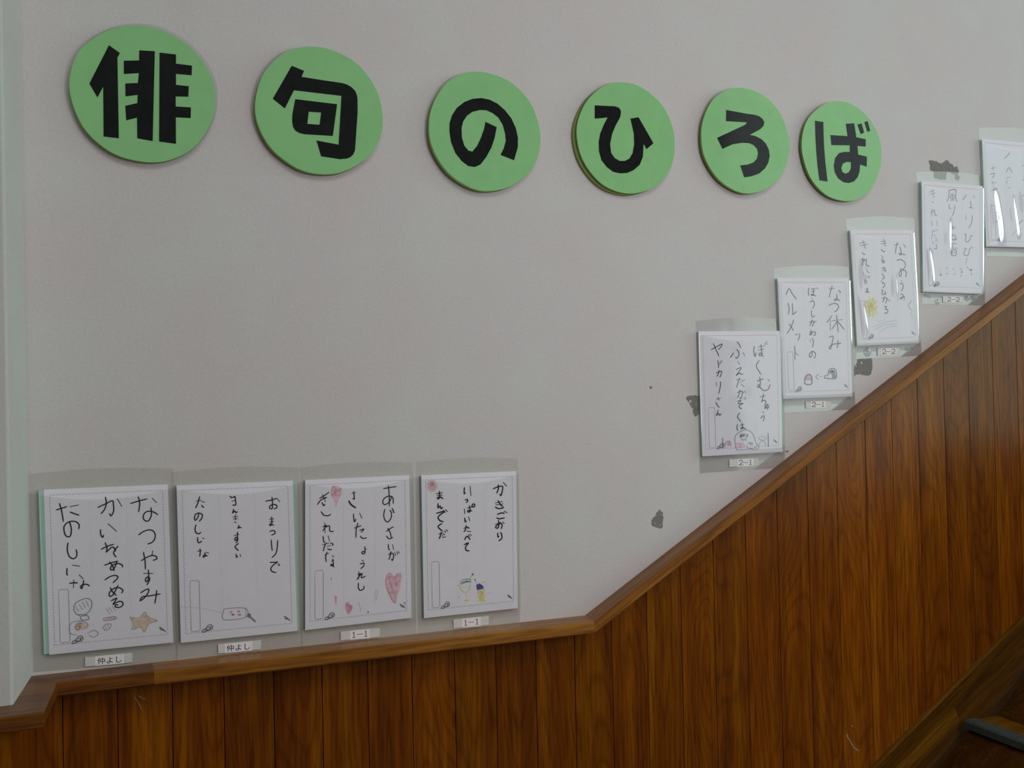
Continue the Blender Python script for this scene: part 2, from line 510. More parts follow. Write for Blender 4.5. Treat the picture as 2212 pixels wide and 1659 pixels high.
# ------------------------------------------------------------------ the stair
NX, NZ, RUN, RISE = 1.925, 0.551, 0.2735, 0.165
stair = tag(empty('staircase', (1.1, -0.6, FZ)), 'dark brown wooden stair with grey metal nosings rising along the panelled wall', 'staircase')
YA, YB = -0.052, -1.25
for k in range(-2, 5):
    x, z = NX + RUN * k, NZ + RISE * k
    MB().box(x + 0.004, x + 0.16, YB, YA, z - 0.020, z).build('tread', TREADW, stair)
    mb = MB()                                           # nosing strip: an angle of metal with a lip
    prof = [(x + 0.034, z + 0.0025), (x + 0.002, z + 0.0025), (x - 0.003, z - 0.002), (x - 0.003, z - 0.019), (x + 0.0035, z - 0.019), (x + 0.0035, z + 0.0002), (x + 0.034, z + 0.0002)]
    v = [(a, YA + 0.004, b) for a, b in prof] + [(a, YB, b) for a, b in prof]
    n = len(prof)
    mb.add(v, [(i, (i + 1) % n, n + (i + 1) % n, n + i) for i in range(n)] + [tuple(range(n)), tuple(range(2 * n - 1, n - 1, -1))])
    mb.build('nosing_strip', NOSE, stair)
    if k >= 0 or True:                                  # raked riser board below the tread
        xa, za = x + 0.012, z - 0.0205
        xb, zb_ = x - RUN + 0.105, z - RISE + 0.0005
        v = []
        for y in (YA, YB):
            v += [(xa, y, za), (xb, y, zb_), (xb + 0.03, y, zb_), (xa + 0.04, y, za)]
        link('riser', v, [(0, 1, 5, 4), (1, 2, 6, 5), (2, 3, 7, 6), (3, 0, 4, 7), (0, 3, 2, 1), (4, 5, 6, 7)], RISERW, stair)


# ------------------------------------------------------------------ peeled paint
def patch(org, s, polys, y=-0.0006, specks=()):
    for pl in polys:
        mb = MB()
        pts = [W(org[0] + a / s, org[1] + b / s, y) for a, b in pl]
        mb.prism([pts], -y - 0.0001)
        o = mb.build('peeled_patch', PATCHM, wall_back)
    for (a, b, r) in specks:
        cc = W(org[0] + a / s, org[1] + b / s, y - 0.0005)
        mb = MB()
        mb.prism([[cc + Vector((math.cos(t) * r, 0, math.sin(t) * r * 1.3)) for t in [i * math.pi / 3 for i in range(6)]]], 0.0004)
        mb.build('paint_flake', SPECK, wall_back)


def rough_loop(pl, amp, seed):
    random.seed(seed)
    out = []
    for i, (a, b) in enumerate(pl):
        c, d = pl[(i + 1) % len(pl)]
        for t in (0, .25, .5, .75):
            j = amp if t else amp * .3
            out.append((a + (c - a) * t + random.uniform(-j, j), b + (d - b) * t + random.uniform(-j, j)))
    return out


PA = [(490, 310), (600, 300), (720, 340), (800, 330), (870, 400), (1000, 440), (1180, 280), (1260, 320), (1330, 420), (1430, 470), (1500, 580), (1600, 540), (1640, 640), (1690, 720), (1650, 850), (1400, 830), (1290, 760), (1200, 800), (1180, 1060), (1000, 1070), (700, 980), (690, 740), (540, 660), (540, 560)]
PA2 = [(1520, 870), (1640, 870), (1740, 1000), (1660, 1110), (1540, 1050)]
patch((1980, 330), 18.43, [rough_loop(PA, 22, 1), rough_loop(PA2, 18, 2)])
PB = [(62, 815), (100, 805), (155, 802), (200, 815), (205, 970), (165, 1005), (145, 1012), (120, 970), (125, 930), (95, 900), (85, 865), (62, 850)]
patch((1470, 680), 4.608, [rough_loop(PB, 5, 3)], specks=[(98, 862, 0.0028), (155, 890, 0.0014), (110, 905, 0.0012)])
PC = [(760, 370), (1500, 310), (1530, 480), (1520, 640), (1540, 780), (1480, 1000), (1480, 1100), (1370, 1210), (1130, 1200), (930, 1160), (900, 1090), (800, 1160), (690, 1160), (620, 1260), (590, 1000), (600, 690), (700, 650), (745, 560)]
patch((1820, 760), 23.7, [rough_loop(PC, 16, 4)], specks=[(970, 560, 0.0028), (680, 720, 0.002)])
PD = [(680, 450), (740, 435), (800, 520), (860, 540), (880, 620), (850, 700), (920, 770), (870, 860), (870, 1000), (880, 1200), (820, 1260), (740, 1270), (560, 1230), (470, 1180), (400, 1160), (370, 1050), (360, 930), (430, 830), (460, 760), (550, 720), (590, 560), (660, 520)]
patch((1390, 1080), 20.74, [rough_loop(PD, 16, 5)], specks=[(510, 1055, 0.0013), (745, 1135, 0.0013), (800, 640, 0.0012)])
patch((1406, 837), 1, [[(-3, -2), (1, -3), (3, 0), (1, 3), (-2, 2)]])
patch((1700, 975), 1, [[(-3, -1), (1, -2), (4, 0), (1, 3), (-2, 1)]])


def scratch(pts, wd=0.0016, y=-0.0106, org=(0, 0), s=1):
    MB().stroke([W(org[0] + a / s, org[1] + b / s, y) for a, b in pts], wd).build('scratch', SCRATCH, wall_back)


scratch([(1600, 690), (1650, 760), (1690, 840)], 0.0014, org=(0, 1380), s=5.53)
scratch([(1650, 680), (1700, 705), (1745, 725)], 0.0014, org=(0, 1380), s=5.53)
scratch([(1790, 1340), (1805, 1400)], 0.001, org=(0, 1380), s=5.53)
scratch([(975, 1450), (1000, 1490), (1025, 1530), (1050, 1545)], 0.0030, org=(1500, 1100), s=2.968)
scratch([(1005, 1385), (1018, 1395)], 0.003, org=(1500, 1100), s=2.968)
scratch([(980, 1440), (985, 1465)], 0.003, org=(1500, 1100), s=2.968)


# ------------------------------------------------------------------ the six green discs
def disc(org, s, loops, cx, cz, r, kanji, label, layers=((0.0165, 0.0085, 0, 0),), laminate=False):
    """loops: list of (outer, holes...) in the crop's pixels; layers: (front distance, thickness, dx, dz)"""
    yf = -0.0135
    root = tag(empty('letter_disc', (cx, 0, cz - r)), label, 'sign', 'green discs spelling the title across the wall')
    random.seed(int(cx * 1000) % 97)
    n = 96
    ph = [random.uniform(0, 6.28) for _ in range(3)]

    def ring(dx=0, dz=0, k=1.0):
        out = []
        for i in range(n):
            t = 2 * math.pi * i / n
            rr = r * k * (1 + 0.006 * math.sin(3 * t + ph[0]) + 0.005 * math.sin(5 * t + ph[1]) + 0.0025 * math.sin(11 * t + ph[2]))
            out.append(Vector((cx + dx + rr * math.cos(t), 0, cz + dz + rr * math.sin(t))))
        return out
    face = MB()
    rg = ring()
    face.prism([[Vector((p.x, yf, p.z)) for p in rg]], 0.0008)
    face.build('green_face', GREEN, root)
    for i, (front, th, dx, dz) in enumerate(layers):
        b = MB()
        rb = ring(dx, dz, 0.998)
        b.prism([[Vector((p.x, -front, p.z)) for p in rb]], th)
        b.build('foam_board', RIM, root)
    for lp in loops:
        mb = MB()
        mb.prism([[W(org[0] + a / s, org[1] + b / s, yf - 0.0006) for a, b in l] for l in lp], 0.0005)
        mb.build('letter_piece', BLACK, root)
    if laminate:
        rl = ring(0.0035, 0.0035, 1.012)
        mb = MB()
        mb.prism([[Vector((p.x, yf + 0.0012, p.z)) for p in rl]], 0.0003)
        o = mb.build('laminate_edge', LAMI, root)
    return root


a1 = [(530, 290), (648, 375), (622, 425), (637, 1300), (472, 1280), (468, 738), (405, 855), (318, 705)]
b1 = [(860, 345), (1028, 355), (1005, 1330), (838, 1300), (835, 1075), (718, 1105), (708, 948), (840, 918), (842, 828), (710, 845), (708, 705), (845, 700), (855, 592), (692, 602), (692, 458), (858, 455)]
c1 = [(1080, 370), (1258, 390), (1258, 490), (1432, 512), (1428, 615), (1258, 600), (1258, 720), (1397, 735), (1392, 848), (1255, 845), (1255, 955), (1420, 965), (1418, 1080), (1256, 1072), (1258, 1360), (1075, 1335)]
R0 = 0.1275
disc((130, 40), 5.028, [[a1], [b1], [c1]], -0.0450, 2.0029, R0 * 1.009, '俳', 'leftmost green disc with a black three-part kanji, nearest the wall corner', ((0.0127, 0.007, -0.001, -0.001),), True)
a2 = [(520, 322), (657, 378), (630, 445), (860, 482), (1085, 515), (1140, 532), (1190, 562), (1228, 600), (1250, 650), (1257, 700), (1257, 850), (1228, 1270), (1210, 1312), (1180, 1342), (1140, 1360), (1060, 1367), (850, 1335), (797, 1158), (1045, 1205), (1077, 658), (545, 595), (443, 798), (308, 690)]
b2 = [(560, 695), (1028, 752), (980, 1107), (660, 1087), (600, 1072), (560, 1046), (535, 1005), (525, 950), (528, 860), (540, 800)]
h2 = [(710, 835), (850, 845), (832, 982), (695, 972)]
disc((530, 80), 5.184, [[a2], [b2, h2]], 0.2869, 2.0009, R0 * 1.007, '句', 'second green disc from the left, black hooked kanji round a box', ((0.0127, 0.0095, -0.0015, -0.0015),))
a3 = [(852, 705), (990, 770), (965, 900), (925, 1020), (860, 1140), (790, 1230), (720, 1262), (640, 1250), (560, 1190), (480, 1090), (425, 950), (407, 820), (408, 720), (440, 620), (500, 530), (590, 460), (690, 420), (800, 410), (900, 430), (1000, 480), (1090, 560), (1170, 660), (1225, 780), (1252, 900), (1250, 1020), (1205, 1178), (1037, 1112), (1075, 1040), (1103, 940), (1095, 850), (1065, 740), (1010, 650), (940, 595), (860, 560), (780, 558), (690, 580), (620, 630), (575, 700), (555, 780), (560, 900), (590, 1000), (640, 1060), (690, 1072), (750, 1000), (800, 890), (835, 790)]
disc((900, 140), 5.72, [[a3]], 0.6420, 1.9881, R0 * 1.0037, 'の', 'third green disc from the left, one black curling stroke', ((0.0127, 0.0095, -0.002, -0.002),))
a4 = [(385, 400), (640, 412), (690, 428), (715, 460), (720, 490), (710, 550), (650, 660), (605, 770), (580, 900), (595, 1010), (640, 1075), (700, 1110), (770, 1112), (830, 1080), (870, 1010), (890, 900), (885, 760), (842, 570), (945, 552), (1135, 885), (1047, 960), (1010, 890), (1000, 1060), (960, 1160), (880, 1230), (800, 1265), (710, 1270), (620, 1250), (540, 1190), (470, 1100), (440, 990), (435, 870), (455, 760), (500, 650), (550, 555), (385, 570)]
disc((1220, 160), 5.925, [[a4]], 0.9871, 2.0008, R0 * 0.9957, 'ひ', 'fourth green disc, double thickness rim and black letter like a U with a tail', ((0.0127, 0.0055, -0.001, -0.001), (0.0068, 0.0055, -0.007, -0.004)))
a5 = [(485, 415), (760, 465), (870, 480), (925, 500), (965, 530), (990, 575), (980, 625), (940, 668), (798, 745), (870, 760), (950, 800), (1010, 860), (1050, 940), (1062, 1020), (1045, 1110), (1000, 1190), (920, 1260), (820, 1295), (725, 1310), (672, 1150), (770, 1140), (850, 1110), (895, 1060), (908, 990), (895, 930), (850, 880), (790, 855), (700, 850), (570, 870), (435, 930), (365, 785), (740, 610), (760, 578), (483, 562)]
disc((1490, 170), 6.146, [[a5]], 1.3126, 2.0213, R0 * 0.9963, 'ろ', 'fifth green disc from the left, black letter shaped like a three', ((0.0127, 0.006, -0.0015, -0.0015),))
a6 = [(312, 435), (422, 452), (425, 600), (430, 750), (450, 1000), (478, 1242), (372, 1225), (345, 1030), (330, 850), (318, 640)]
b6 = [(722, 475), (832, 470), (860, 655), (985, 680), (985, 778), (875, 768), (885, 885), (1000, 912), (998, 1042), (910, 1015), (903, 1110), (880, 1180), (830, 1240), (760, 1262), (690, 1250), (620, 1200), (575, 1120), (562, 1030), (580, 930), (630, 865), (700, 848), (775, 850), (775, 760), (530, 758), (518, 625), (745, 640)]
h6 = [(790, 985), (735, 980), (680, 1005), (660, 1060), (675, 1115), (715, 1138), (760, 1120), (790, 1070)]
disc((1710, 190), 6.146, [[a6], [b6, h6], [[(875, 485), (930, 470), (965, 595), (920, 612)]], [[(968, 452), (1010, 440), (1045, 570), (1008, 582)]]],
     1.6041, 2.0176, R0 * 0.9876, 'ば', 'rightmost and smallest looking green disc, black letter with two short ticks', ((0.0127, 0.006, -0.001, -0.001),))

# ------------------------------------------------------------------ the nine sheets
YP = -0.0085                                             # paper face
YI = YP - 0.0003                                         # ink
YW = YP - 0.00045


def clusters(strokes, thr):
    """strokes that touch or nearly touch make one character"""
    n = len(strokes)
    par = list(range(n))

    def find(i):
        while par[i] != i:
            i = par[i]
        return i

    def dens(pl):
        out = []
        for (a, b), (c, d) in zip(pl, pl[1:]):
            k = max(1, int(math.hypot(c - a, d - b) / 5))
            out += [(a + (c - a) * i / k, b + (d - b) * i / k) for i in range(k + 1)]
        return out
    D = [dens(st[0]) for st in strokes]
    for i in range(n):
        for j in range(i):
            if find(i) == find(j):
                continue
            if any((a - c) ** 2 + (b - d) ** 2 < thr * thr for a, b in D[i] for c, d in D[j]):
                par[find(i)] = find(j)
    g = {}
    for i in range(n):
        g.setdefault(find(i), []).append(strokes[i])
    return list(g.values())


def sheet(label, paper, sleeve, org, s, ink, writing, drawings, tag_q, tag_mid, tag_text, name, back=(0, 0), film=FILM, wrinkle=0.0, ridges=(), seed=1, pads=(), template=1.0, pen=0.0021, cut=None):
    """paper, sleeve, tag_q: corners TL TR BR BL in the frame; writing / drawings in pixels of a crop (origin org, scale s)"""
    base = W((sleeve[2][0] + sleeve[3][0]) / 2, (sleeve[2][1] + sleeve[3][1]) / 2, 0)
    root = tag(empty('haiku_sheet', base), label, 'poster', "children's haiku sheets in clear sleeves along the rail")
    pq = [W(a, b, YP) for a, b in paper]

    def PU(u, v, y=YI):                                 # paper coordinates, v downwards
        p = pq[0] * (1 - u) * (1 - v) + pq[1] * u * (1 - v) + pq[2] * u * v + pq[3] * (1 - u) * v
        return Vector((p.x, y, p.z))
    # backing card
    bq = [W(paper[0][0] - back[0], paper[0][1] + 2, YP), W(paper[1][0] + back[1], paper[1][1] + 2, YP), W(paper[2][0] + back[1], paper[2][1] - 1, YP), W(paper[3][0] - back[0], paper[3][1] - 1, YP)]
    mb = MB()
    mb.prism([[Vector((p.x, YP + 0.0005, p.z)) for p in bq]], 0.0068)
    mb.build('backing_card', CARD, root)
    mb = MB()
    mb.prism([pq], 0.0004)
    mb.build('paper', PAPER, root)
    # printed template
    if template:
        mb = MB()
        loop = [(0.045, 0.035), (0.955, 0.035), (0.955, 0.945), (0.045, 0.945)]
        random.seed(5)
        for i in range(4):
            (u0, v0), (u1, v1) = loop[i], loop[(i + 1) % 4]
            L_ = (PU(u1, v1) - PU(u0, v0)).length
            k = int(L_ / 0.0052)
            for j in range(k):
                t0, t1 = j / k, (j + 0.5) / k
                w_ = 0.003 if (j % 2) else -0.003
                wu, wv = (0, w_ * 0.8) if i % 2 == 0 else (w_, 0)
                mb.stroke([PU(u0 + (u1 - u0) * t0, v0 + (v1 - v0) * t0), PU(u0 + (u1 - u0) * t1 + wu, v0 + (v1 - v0) * t1 + wv)], 0.0011, False)
        tag(mb.build('dashed_border', PRINT, root), kind='stuff')
        mb = MB()
        for u in (0.355, 0.655):
            k = 60
            for j in range(k):
                v0 = 0.07 + 0.84 * j / k
                mb.stroke([PU(u, v0), PU(u, v0 + 0.006)], 0.0006, False)
        tag(mb.build('column_guide', PRINTL, root), kind='stuff')
        mb = MB()
        nb = [(0.088, 0.622), (0.098, 0.612), (0.155, 0.612), (0.165, 0.622), (0.165, 0.925), (0.155, 0.935), (0.098, 0.935), (0.088, 0.925), (0.088, 0.622)]
        mb.stroke([PU(u, v) for u, v in nb], 0.0008, False)
        mb.build('name_box', PRINT, root)
        mb = MB()
        for loop in (((0.178, 0.945), (0.186, 0.932), (0.205, 0.926), (0.215, 0.934), (0.205, 0.944), (0.185, 0.946), (0.178, 0.945)),
                     ((0.212, 0.928), (0.222, 0.912), (0.240, 0.902), (0.262, 0.908), (0.266, 0.924), (0.250, 0.936), (0.228, 0.934), (0.212, 0.928)),
                     ((0.215, 0.942), (0.240, 0.930), (0.258, 0.916)), ((0.225, 0.920), (0.245, 0.914), (0.250, 0.930)), ((0.195, 0.942), (0.205, 0.930))):
            mb.stroke([PU(u, v, YW) for u, v in loop], 0.0013)
        mb.build('printed_snail', ICON, root)
        mb = MB()
        for loop in (((0.888, 0.895), (0.900, 0.899), (0.925, 0.915), (0.938, 0.926)), ((0.893, 0.905), (0.905, 0.912), (0.926, 0.918))):
            mb.stroke([PU(u, v, YW) for u, v in loop], 0.0015)
        mb.build('printed_bird', ICON, root)

    def Q(a, b, y=YI):
        return W(org[0] + a / s, org[1] + b / s, y)
    for kind, mat, pts, wd in drawings:
        if kind == 'fill':
            for pl in pts:
                mb = MB()
                mb.prism([[Q(a, b, YP - 0.00015) for a, b in pl]], 0.0001)
                mb.build('coloured_shape', mat, root)
        else:
            for cl_ in clusters([(pl, wd) for pl in pts], 6):
                mb = MB()
                for pl, w_ in cl_:
                    mb.stroke([Q(a, b, YW) for a, b in pl], w_)
                mb.build('drawn_outline', mat, root)
    norm = [st if (len(st) == 2 and isinstance(st[1], float)) else (st, pen) for st in writing]
    for cl_ in clusters(norm, 15):
        mb = MB()
        for pl, w_ in cl_:
            mb.stroke([Q(a, b, YW) for a, b in pl], w_)
        mb.build('written_character', ink, root)
    # the sleeve's back sheet
    bk = [W(a, b, -0.0012) for a, b in sleeve]
    mb = MB()
    top = []
    for i in range(13):
        u = i / 12
        p = bk[0] * (1 - u) + bk[1] * u
        top.append(Vector((p.x, p.y, p.z + 0.006 * math.sin(math.pi * u))))
    mb.add(top + [bk[2], bk[3]], [tuple(range(len(top) + 2))])
    mb.build('sleeve_back', BACKF if film is FILM else BACKG, root)
    # the sleeve: film stretched over board and paper, sealed to its back sheet at the margins
    sq = [W(a, b, -0.0012) for a, b in sleeve]
    xs0, xs1 = (pq[0].x + pq[3].x) / 2, (pq[1].x + pq[2].x) / 2
    nxs, nzs = 44, 44
    random.seed(seed)
    wr = [(random.uniform(20, 60), random.uniform(8, 25), random.uniform(0, 6.28), random.uniform(0.3, 1)) for _ in range(5)]

    def edge_line(p, q, pt):                            # signed distance to the line p-q in XZ (positive inside)
        d = Vector((q.x - p.x, q.z - p.z)); d.normalize()
        return (pt.x - p.x) * d.y - (pt.z - p.z) * d.x
    tp0 = ((pq[0] + pq[1]) / 2 - (sq[0] + sq[1]) / 2).length / ((sq[2] + sq[3]) / 2 - (sq[0] + sq[1]) / 2).length
    v, f = [], []
    us = [0, 0.002] + [0.006 + 0.006 * i for i in range(12)]
    us += [0.08 + 0.84 * i / 30 for i in range(31)] + [1 - q for q in reversed(us)]
    nxs = len(us) - 1
    for j in range(nzs + 1):
        for i in range(nxs + 1):
            u = us[i]
            t0 = tp0 + 0.012 + 0.045 * math.sin(math.pi * u)
            t = t0 + (1 - t0) * j / nzs
            p = sq[0] * (1 - u) * (1 - t) + sq[1] * u * (1 - t) + sq[2] * u * t + sq[3] * (1 - u) * t
            db = edge_line(pq[2], pq[3], p)
            k = min(1, max(0, (db + 0.011) / 0.012))
            k = k * k * (3 - 2 * k)
            top_h = -YP + 0.0014
            dn = min(edge_line(pq[1], pq[2], p), edge_line(pq[3], pq[0], p))
            do = max(0.0, 0.006 - dn)
            fall = 14.0 * do * do
            if i in (0, nxs):
                hs = 0.0014
            else:
                hs = max(0.0016, top_h - fall) if do < 0.016 else max(0.0016, top_h - 14.0 * 0.016 ** 2 - (do - 0.016) * 1.2)
            h = 0.0014 + k * (hs - 0.0014)
            if i in (0, nxs):
                v.append((p.x, -h, p.z))
                continue
            if wrinkle:
                h += wrinkle * k * sum(a * (0.5 + 0.5 * math.sin(p.x * fx_ + p.z * fz_ + ph)) for fx_, fz_, ph, a in wr) / 3
            for (ru, rt0, rt1, rw, rh) in ridges:
                if rt0 < t < rt1:
                    e = math.sin(math.pi * (t - rt0) / (rt1 - rt0))
                    h += rh * e * math.exp(-((u - ru - 0.02 * math.sin(9 * t)) / rw) ** 2)
            v.append((p.x, -h, p.z))
    for j in range(nzs):
        for i in range(nxs):
            a = j * (nxs + 1) + i
            f.append((a, a + nxs + 1, a + nxs + 2, a + 1))
    o = link('clear_sleeve', v, f, film, root, True)
    # class tag stuck below the sheet
    if tag_q:
        yt = -0.0026
        tq = [W(a, b, yt) for a, b in tag_q]
        mb = MB(); mb.prism([tq], 0.0006)
        tp = mb.build('tape_strip', TAPE, root)
        m0, m1 = tag_mid

        def TQ(u, v_, y):
            p = tq[0] * (1 - u) * (1 - v_) + tq[1] * u * (1 - v_) + tq[2] * u * v_ + tq[3] * (1 - u) * v_
            return Vector((p.x, y, p.z))
        mb = MB(); mb.prism([[TQ(m0, 0.02, yt - 0.0003), TQ(m1, 0.02, yt - 0.0003), TQ(m1, 1.03, yt - 0.0003), TQ(m0, 1.03, yt - 0.0003)]], 0.0003)
        cl = mb.build('class_label', LABELW, root)
        mb = MB()
        if tag_text[0] in '12':
            H_ = 0.62; v0 = 0.19
            wm = (m1 - m0)
            hw = 0.13 * wm
            for ch, cu in ((tag_text[0], m0 + 0.2 * wm), (tag_text[1], m0 + 0.80 * wm)):
                cx_ = cu
                if ch == '1':
                    S = [[(0, v0), (0, v0 + H_)], [(-0.5, v0 + 0.1), (0, v0)], [(-0.55, v0 + H_), (0.55, v0 + H_)]]
                else:
                    S = [[(-0.8, v0 + 0.17), (-0.55, v0 + 0.02), (0, v0 - 0.03), (0.6, v0 + 0.02), (0.85, v0 + 0.16), (0.5, v0 + 0.32), (-0.3, v0 + 0.48), (-0.9, v0 + H_)], [(-0.9, v0 + H_), (0.9, v0 + H_), (1.0, v0 + H_ - 0.1)]]
                for k_, stp in enumerate(S):
                    mb.stroke([TQ(cx_ + a * hw, b, yt - 0.0005) for a, b in stp], 0.0022 if (ch == '1' and k_ == 0) else 0.0014, ch == '2' and k_ == 0)
            mb.stroke([TQ(m0 + 0.36 * wm, v0 + H_ * 0.5, yt - 0.0005), TQ(m0 + 0.64 * wm, v0 + H_ * 0.5, yt - 0.0005)], 0.0016, False)
            mb.build('class_writing', INK, root)
        else:
            cu = bpy.data.curves.new('class_text', 'FONT')
            cu.body = tag_text
            to = bpy.data.objects.new('class_text', cu)
            C.objects.link(to)
            bpy.context.view_layer.update()
            me = bpy.data.meshes.new_from_object(to)
            bpy.data.objects.remove(to)
            xs = [q.co.x for q in me.vertices]; ys = [q.co.y for q in me.vertices]
            x0, x1, y0, y1 = min(xs), max(xs), min(ys), max(ys)
            wm = m1 - m0
            for q in me.vertices:
                p = TQ(m0 + wm * (0.08 + 0.84 * (q.co.x - x0) / (x1 - x0)), 0.90 - 0.72 * (q.co.y - y0) / (y1 - y0), yt - 0.0005)
                q.co = p
            me.materials.append(INK)
            o = bpy.data.objects.new('class_writing', me)
            C.objects.link(o); o.parent = root; o.matrix_parent_inverse = root.matrix_world.inverted()
    for (px, py, r) in pads:
        cc = W(px, py, -0.0022)
        v, f = [], []
        n, m = 16, 5
        for j in range(m):
            ph = j / (m - 1) * math.pi / 2
            for i in range(n):
                t = 2 * math.pi * i / n
                v.append((cc.x + r * math.cos(ph) * math.cos(t), cc.y - 0.0042 * math.sin(ph), cc.z + r * math.cos(ph) * math.sin(t)))
        for j in range(m - 1):
            for i in range(n):
                f.append((j * n + i, j * n + (i + 1) % n, (j + 1) * n + (i + 1) % n, (j + 1) * n + i))
        me_o = link('clear_gel_pad', v, f, PAD, root, True)
    return root


def blob(cx, cy, rx, ry, n=14, a0=0.0):
    return [(cx + rx * math.cos(a0 + 2 * math.pi * i / n), cy + ry * math.sin(a0 + 2 * math.pi * i / n)) for i in range(n)]


# sheet 1
w1 = [
 [(838, 292), (905, 272), (972, 255)], [(900, 238), (912, 290), (903, 360)], [(1015, 250), (1048, 285)], [(1003, 325), (1007, 385), (985, 432), (955, 432), (940, 405), (952, 370), (985, 355), (1025, 362), (1058, 382)],
 [(903, 548), (940, 522), (985, 507), (1020, 515), (1038, 545), (1032, 585), (1010, 610), (978, 622)],
 [(925, 758), (975, 728), (1020, 715), (1050, 728), (1048, 745), (1022, 755)], [(942, 688), (955, 760), (958, 828)], [(1018, 678), (1012, 712)],
 [(945, 862), (1020, 862)], [(982, 832), (985, 885), (975, 925), (960, 925), (962, 900), (985, 890), (992, 915), (970, 955)],
 [(920, 1020), (960, 995), (985, 990), (980, 1020), (950, 1060), (915, 1085), (935, 1052), (990, 1045), (1080, 1028)], [(1050, 1000), (1045, 1050), (1035, 1105)],
 [(570, 325), (640, 292), (690, 270), (697, 300), (700, 350), (680, 393), (666, 375)], [(632, 240), (640, 290), (625, 340), (598, 375)], [(730, 255), (765, 315)],
 [(592, 505), (595, 545), (610, 568), (618, 550)], [(655, 458), (722, 518)],
 [(598, 665), (650, 640), (700, 625)], [(630, 612), (645, 650), (640, 690)], [(640, 690), (675, 655), (700, 650), (715, 680)], [(735, 640), (715, 665), (700, 690), (705, 710), (720, 728)],
 [(625, 795), (680, 775), (735, 762)], [(665, 768), (690, 800), (705, 838)], [(725, 762), (715, 800), (690, 835), (672, 822), (690, 795), (735, 780), (770, 795), (770, 810)],
 [(628, 915), (665, 890), (705, 878), (733, 885), (728, 905), (695, 937)],
 [(672, 978), (690, 1010), (720, 1040)], [(735, 960), (715, 1000), (690, 1040), (668, 1048), (665, 1020), (700, 985), (745, 978), (775, 1000), (765, 1020)],
 [(680, 1085), (725, 1062), (710, 1090), (695, 1115), (740, 1090), (770, 1095), (775, 1118), (750, 1138), (715, 1135), (715, 1118), (735, 1118)],
 [(232, 345), (280, 330), (318, 318)], [(258, 292), (275, 350), (290, 440)], [(345, 318), (412, 305)], [(345, 362), (380, 375), (418, 388)],
 [(340, 440), (355, 500), (345, 560), (310, 555), (295, 510), (300, 470), (340, 440), (390, 440), (418, 465), (415, 500)],
 [(328, 612), (322, 670), (340, 725), (375, 742), (400, 715), (395, 668)],
 [(320, 820), (318, 865), (325, 875)], [(365, 795), (423, 803)],
 [(340, 942), (375, 938), (405, 940)], [(375, 915), (372, 978)], [(420, 875), (450, 905)], [(455, 918), (450, 955), (440, 985), (430, 970), (445, 955), (480, 950), (503, 965)]]
star = [(830, 1215), (905, 1225), (955, 1175), (980, 1215), (1055, 1245), (985, 1275), (950, 1340), (920, 1300), (850, 1320), (860, 1270)]
d1 = [('fill', ORANGE, [[(385, 1265), (440, 1250), (488, 1280), (478, 1310), (440, 1322), (400, 1332), (383, 1300)]], 0),
      ('fill', ORANGE, [star], 0), ('line', TAN, [star + star[:1]], 0.0012),
      ('line', BROWN, [[(440, 1270), (410, 1275), (388, 1295), (400, 1320), (425, 1310), (425, 1290), (405, 1295)]], 0.0013),
      ('fill', PINKL, [[(620, 1225), (710, 1212), (715, 1235), (625, 1245)]], 0),
      ('line', SKETCH, [[(395, 1195), (375, 1150), (390, 1105), (440, 1075), (490, 1065), (520, 1090), (520, 1130), (500, 1170), (465, 1195), (395, 1195)],
       [(390, 1130), (415, 1170)], [(420, 1115), (445, 1155)], [(445, 1095), (470, 1140)], [(475, 1085), (495, 1130)],
       [(430, 1210), (485, 1205), (495, 1235), (440, 1240), (430, 1210)], [(400, 1195), (430, 1212)], [(470, 1195), (488, 1207)]], 0.0014),
      ('line', SKETCH, [[(400, 1360), (355, 1355), (338, 1320), (345, 1280), (375, 1255), (430, 1248), (480, 1265), (490, 1290), (470, 1310)],
       [(640, 1150), (670, 1190)], [(660, 1140), (690, 1175)], [(690, 1130), (715, 1165)], [(620, 1225), (710, 1212), (715, 1235), (625, 1245), (620, 1225)],
       [(610, 1300), (640, 1275), (680, 1275), (670, 1305), (635, 1325), (610, 1300)], [(630, 1285), (640, 1315)], [(650, 1278), (662, 1308)],
       [(490, 1350), (540, 1325), (575, 1350), (540, 1380), (500, 1365)]], 0.0009)]
sheet('leftmost sheet beside the wall corner: black handwriting, drawn shells and a tan starfish',
      [(94.5, 1057.7), (362.4, 1046.3), (374.3, 1388), (106.4, 1414.5)], [(62, 1024), (375, 1012), (384, 1428), (72, 1452)],
      (60, 1010), 3.7697, INK, w1, d1, [(183.6, 1419.8), (286, 1410), (286, 1430.4), (183.6, 1440)], (0.21, 0.82), '仲よし', 'a', (11.5, 0), FILM, 0, (), 1)

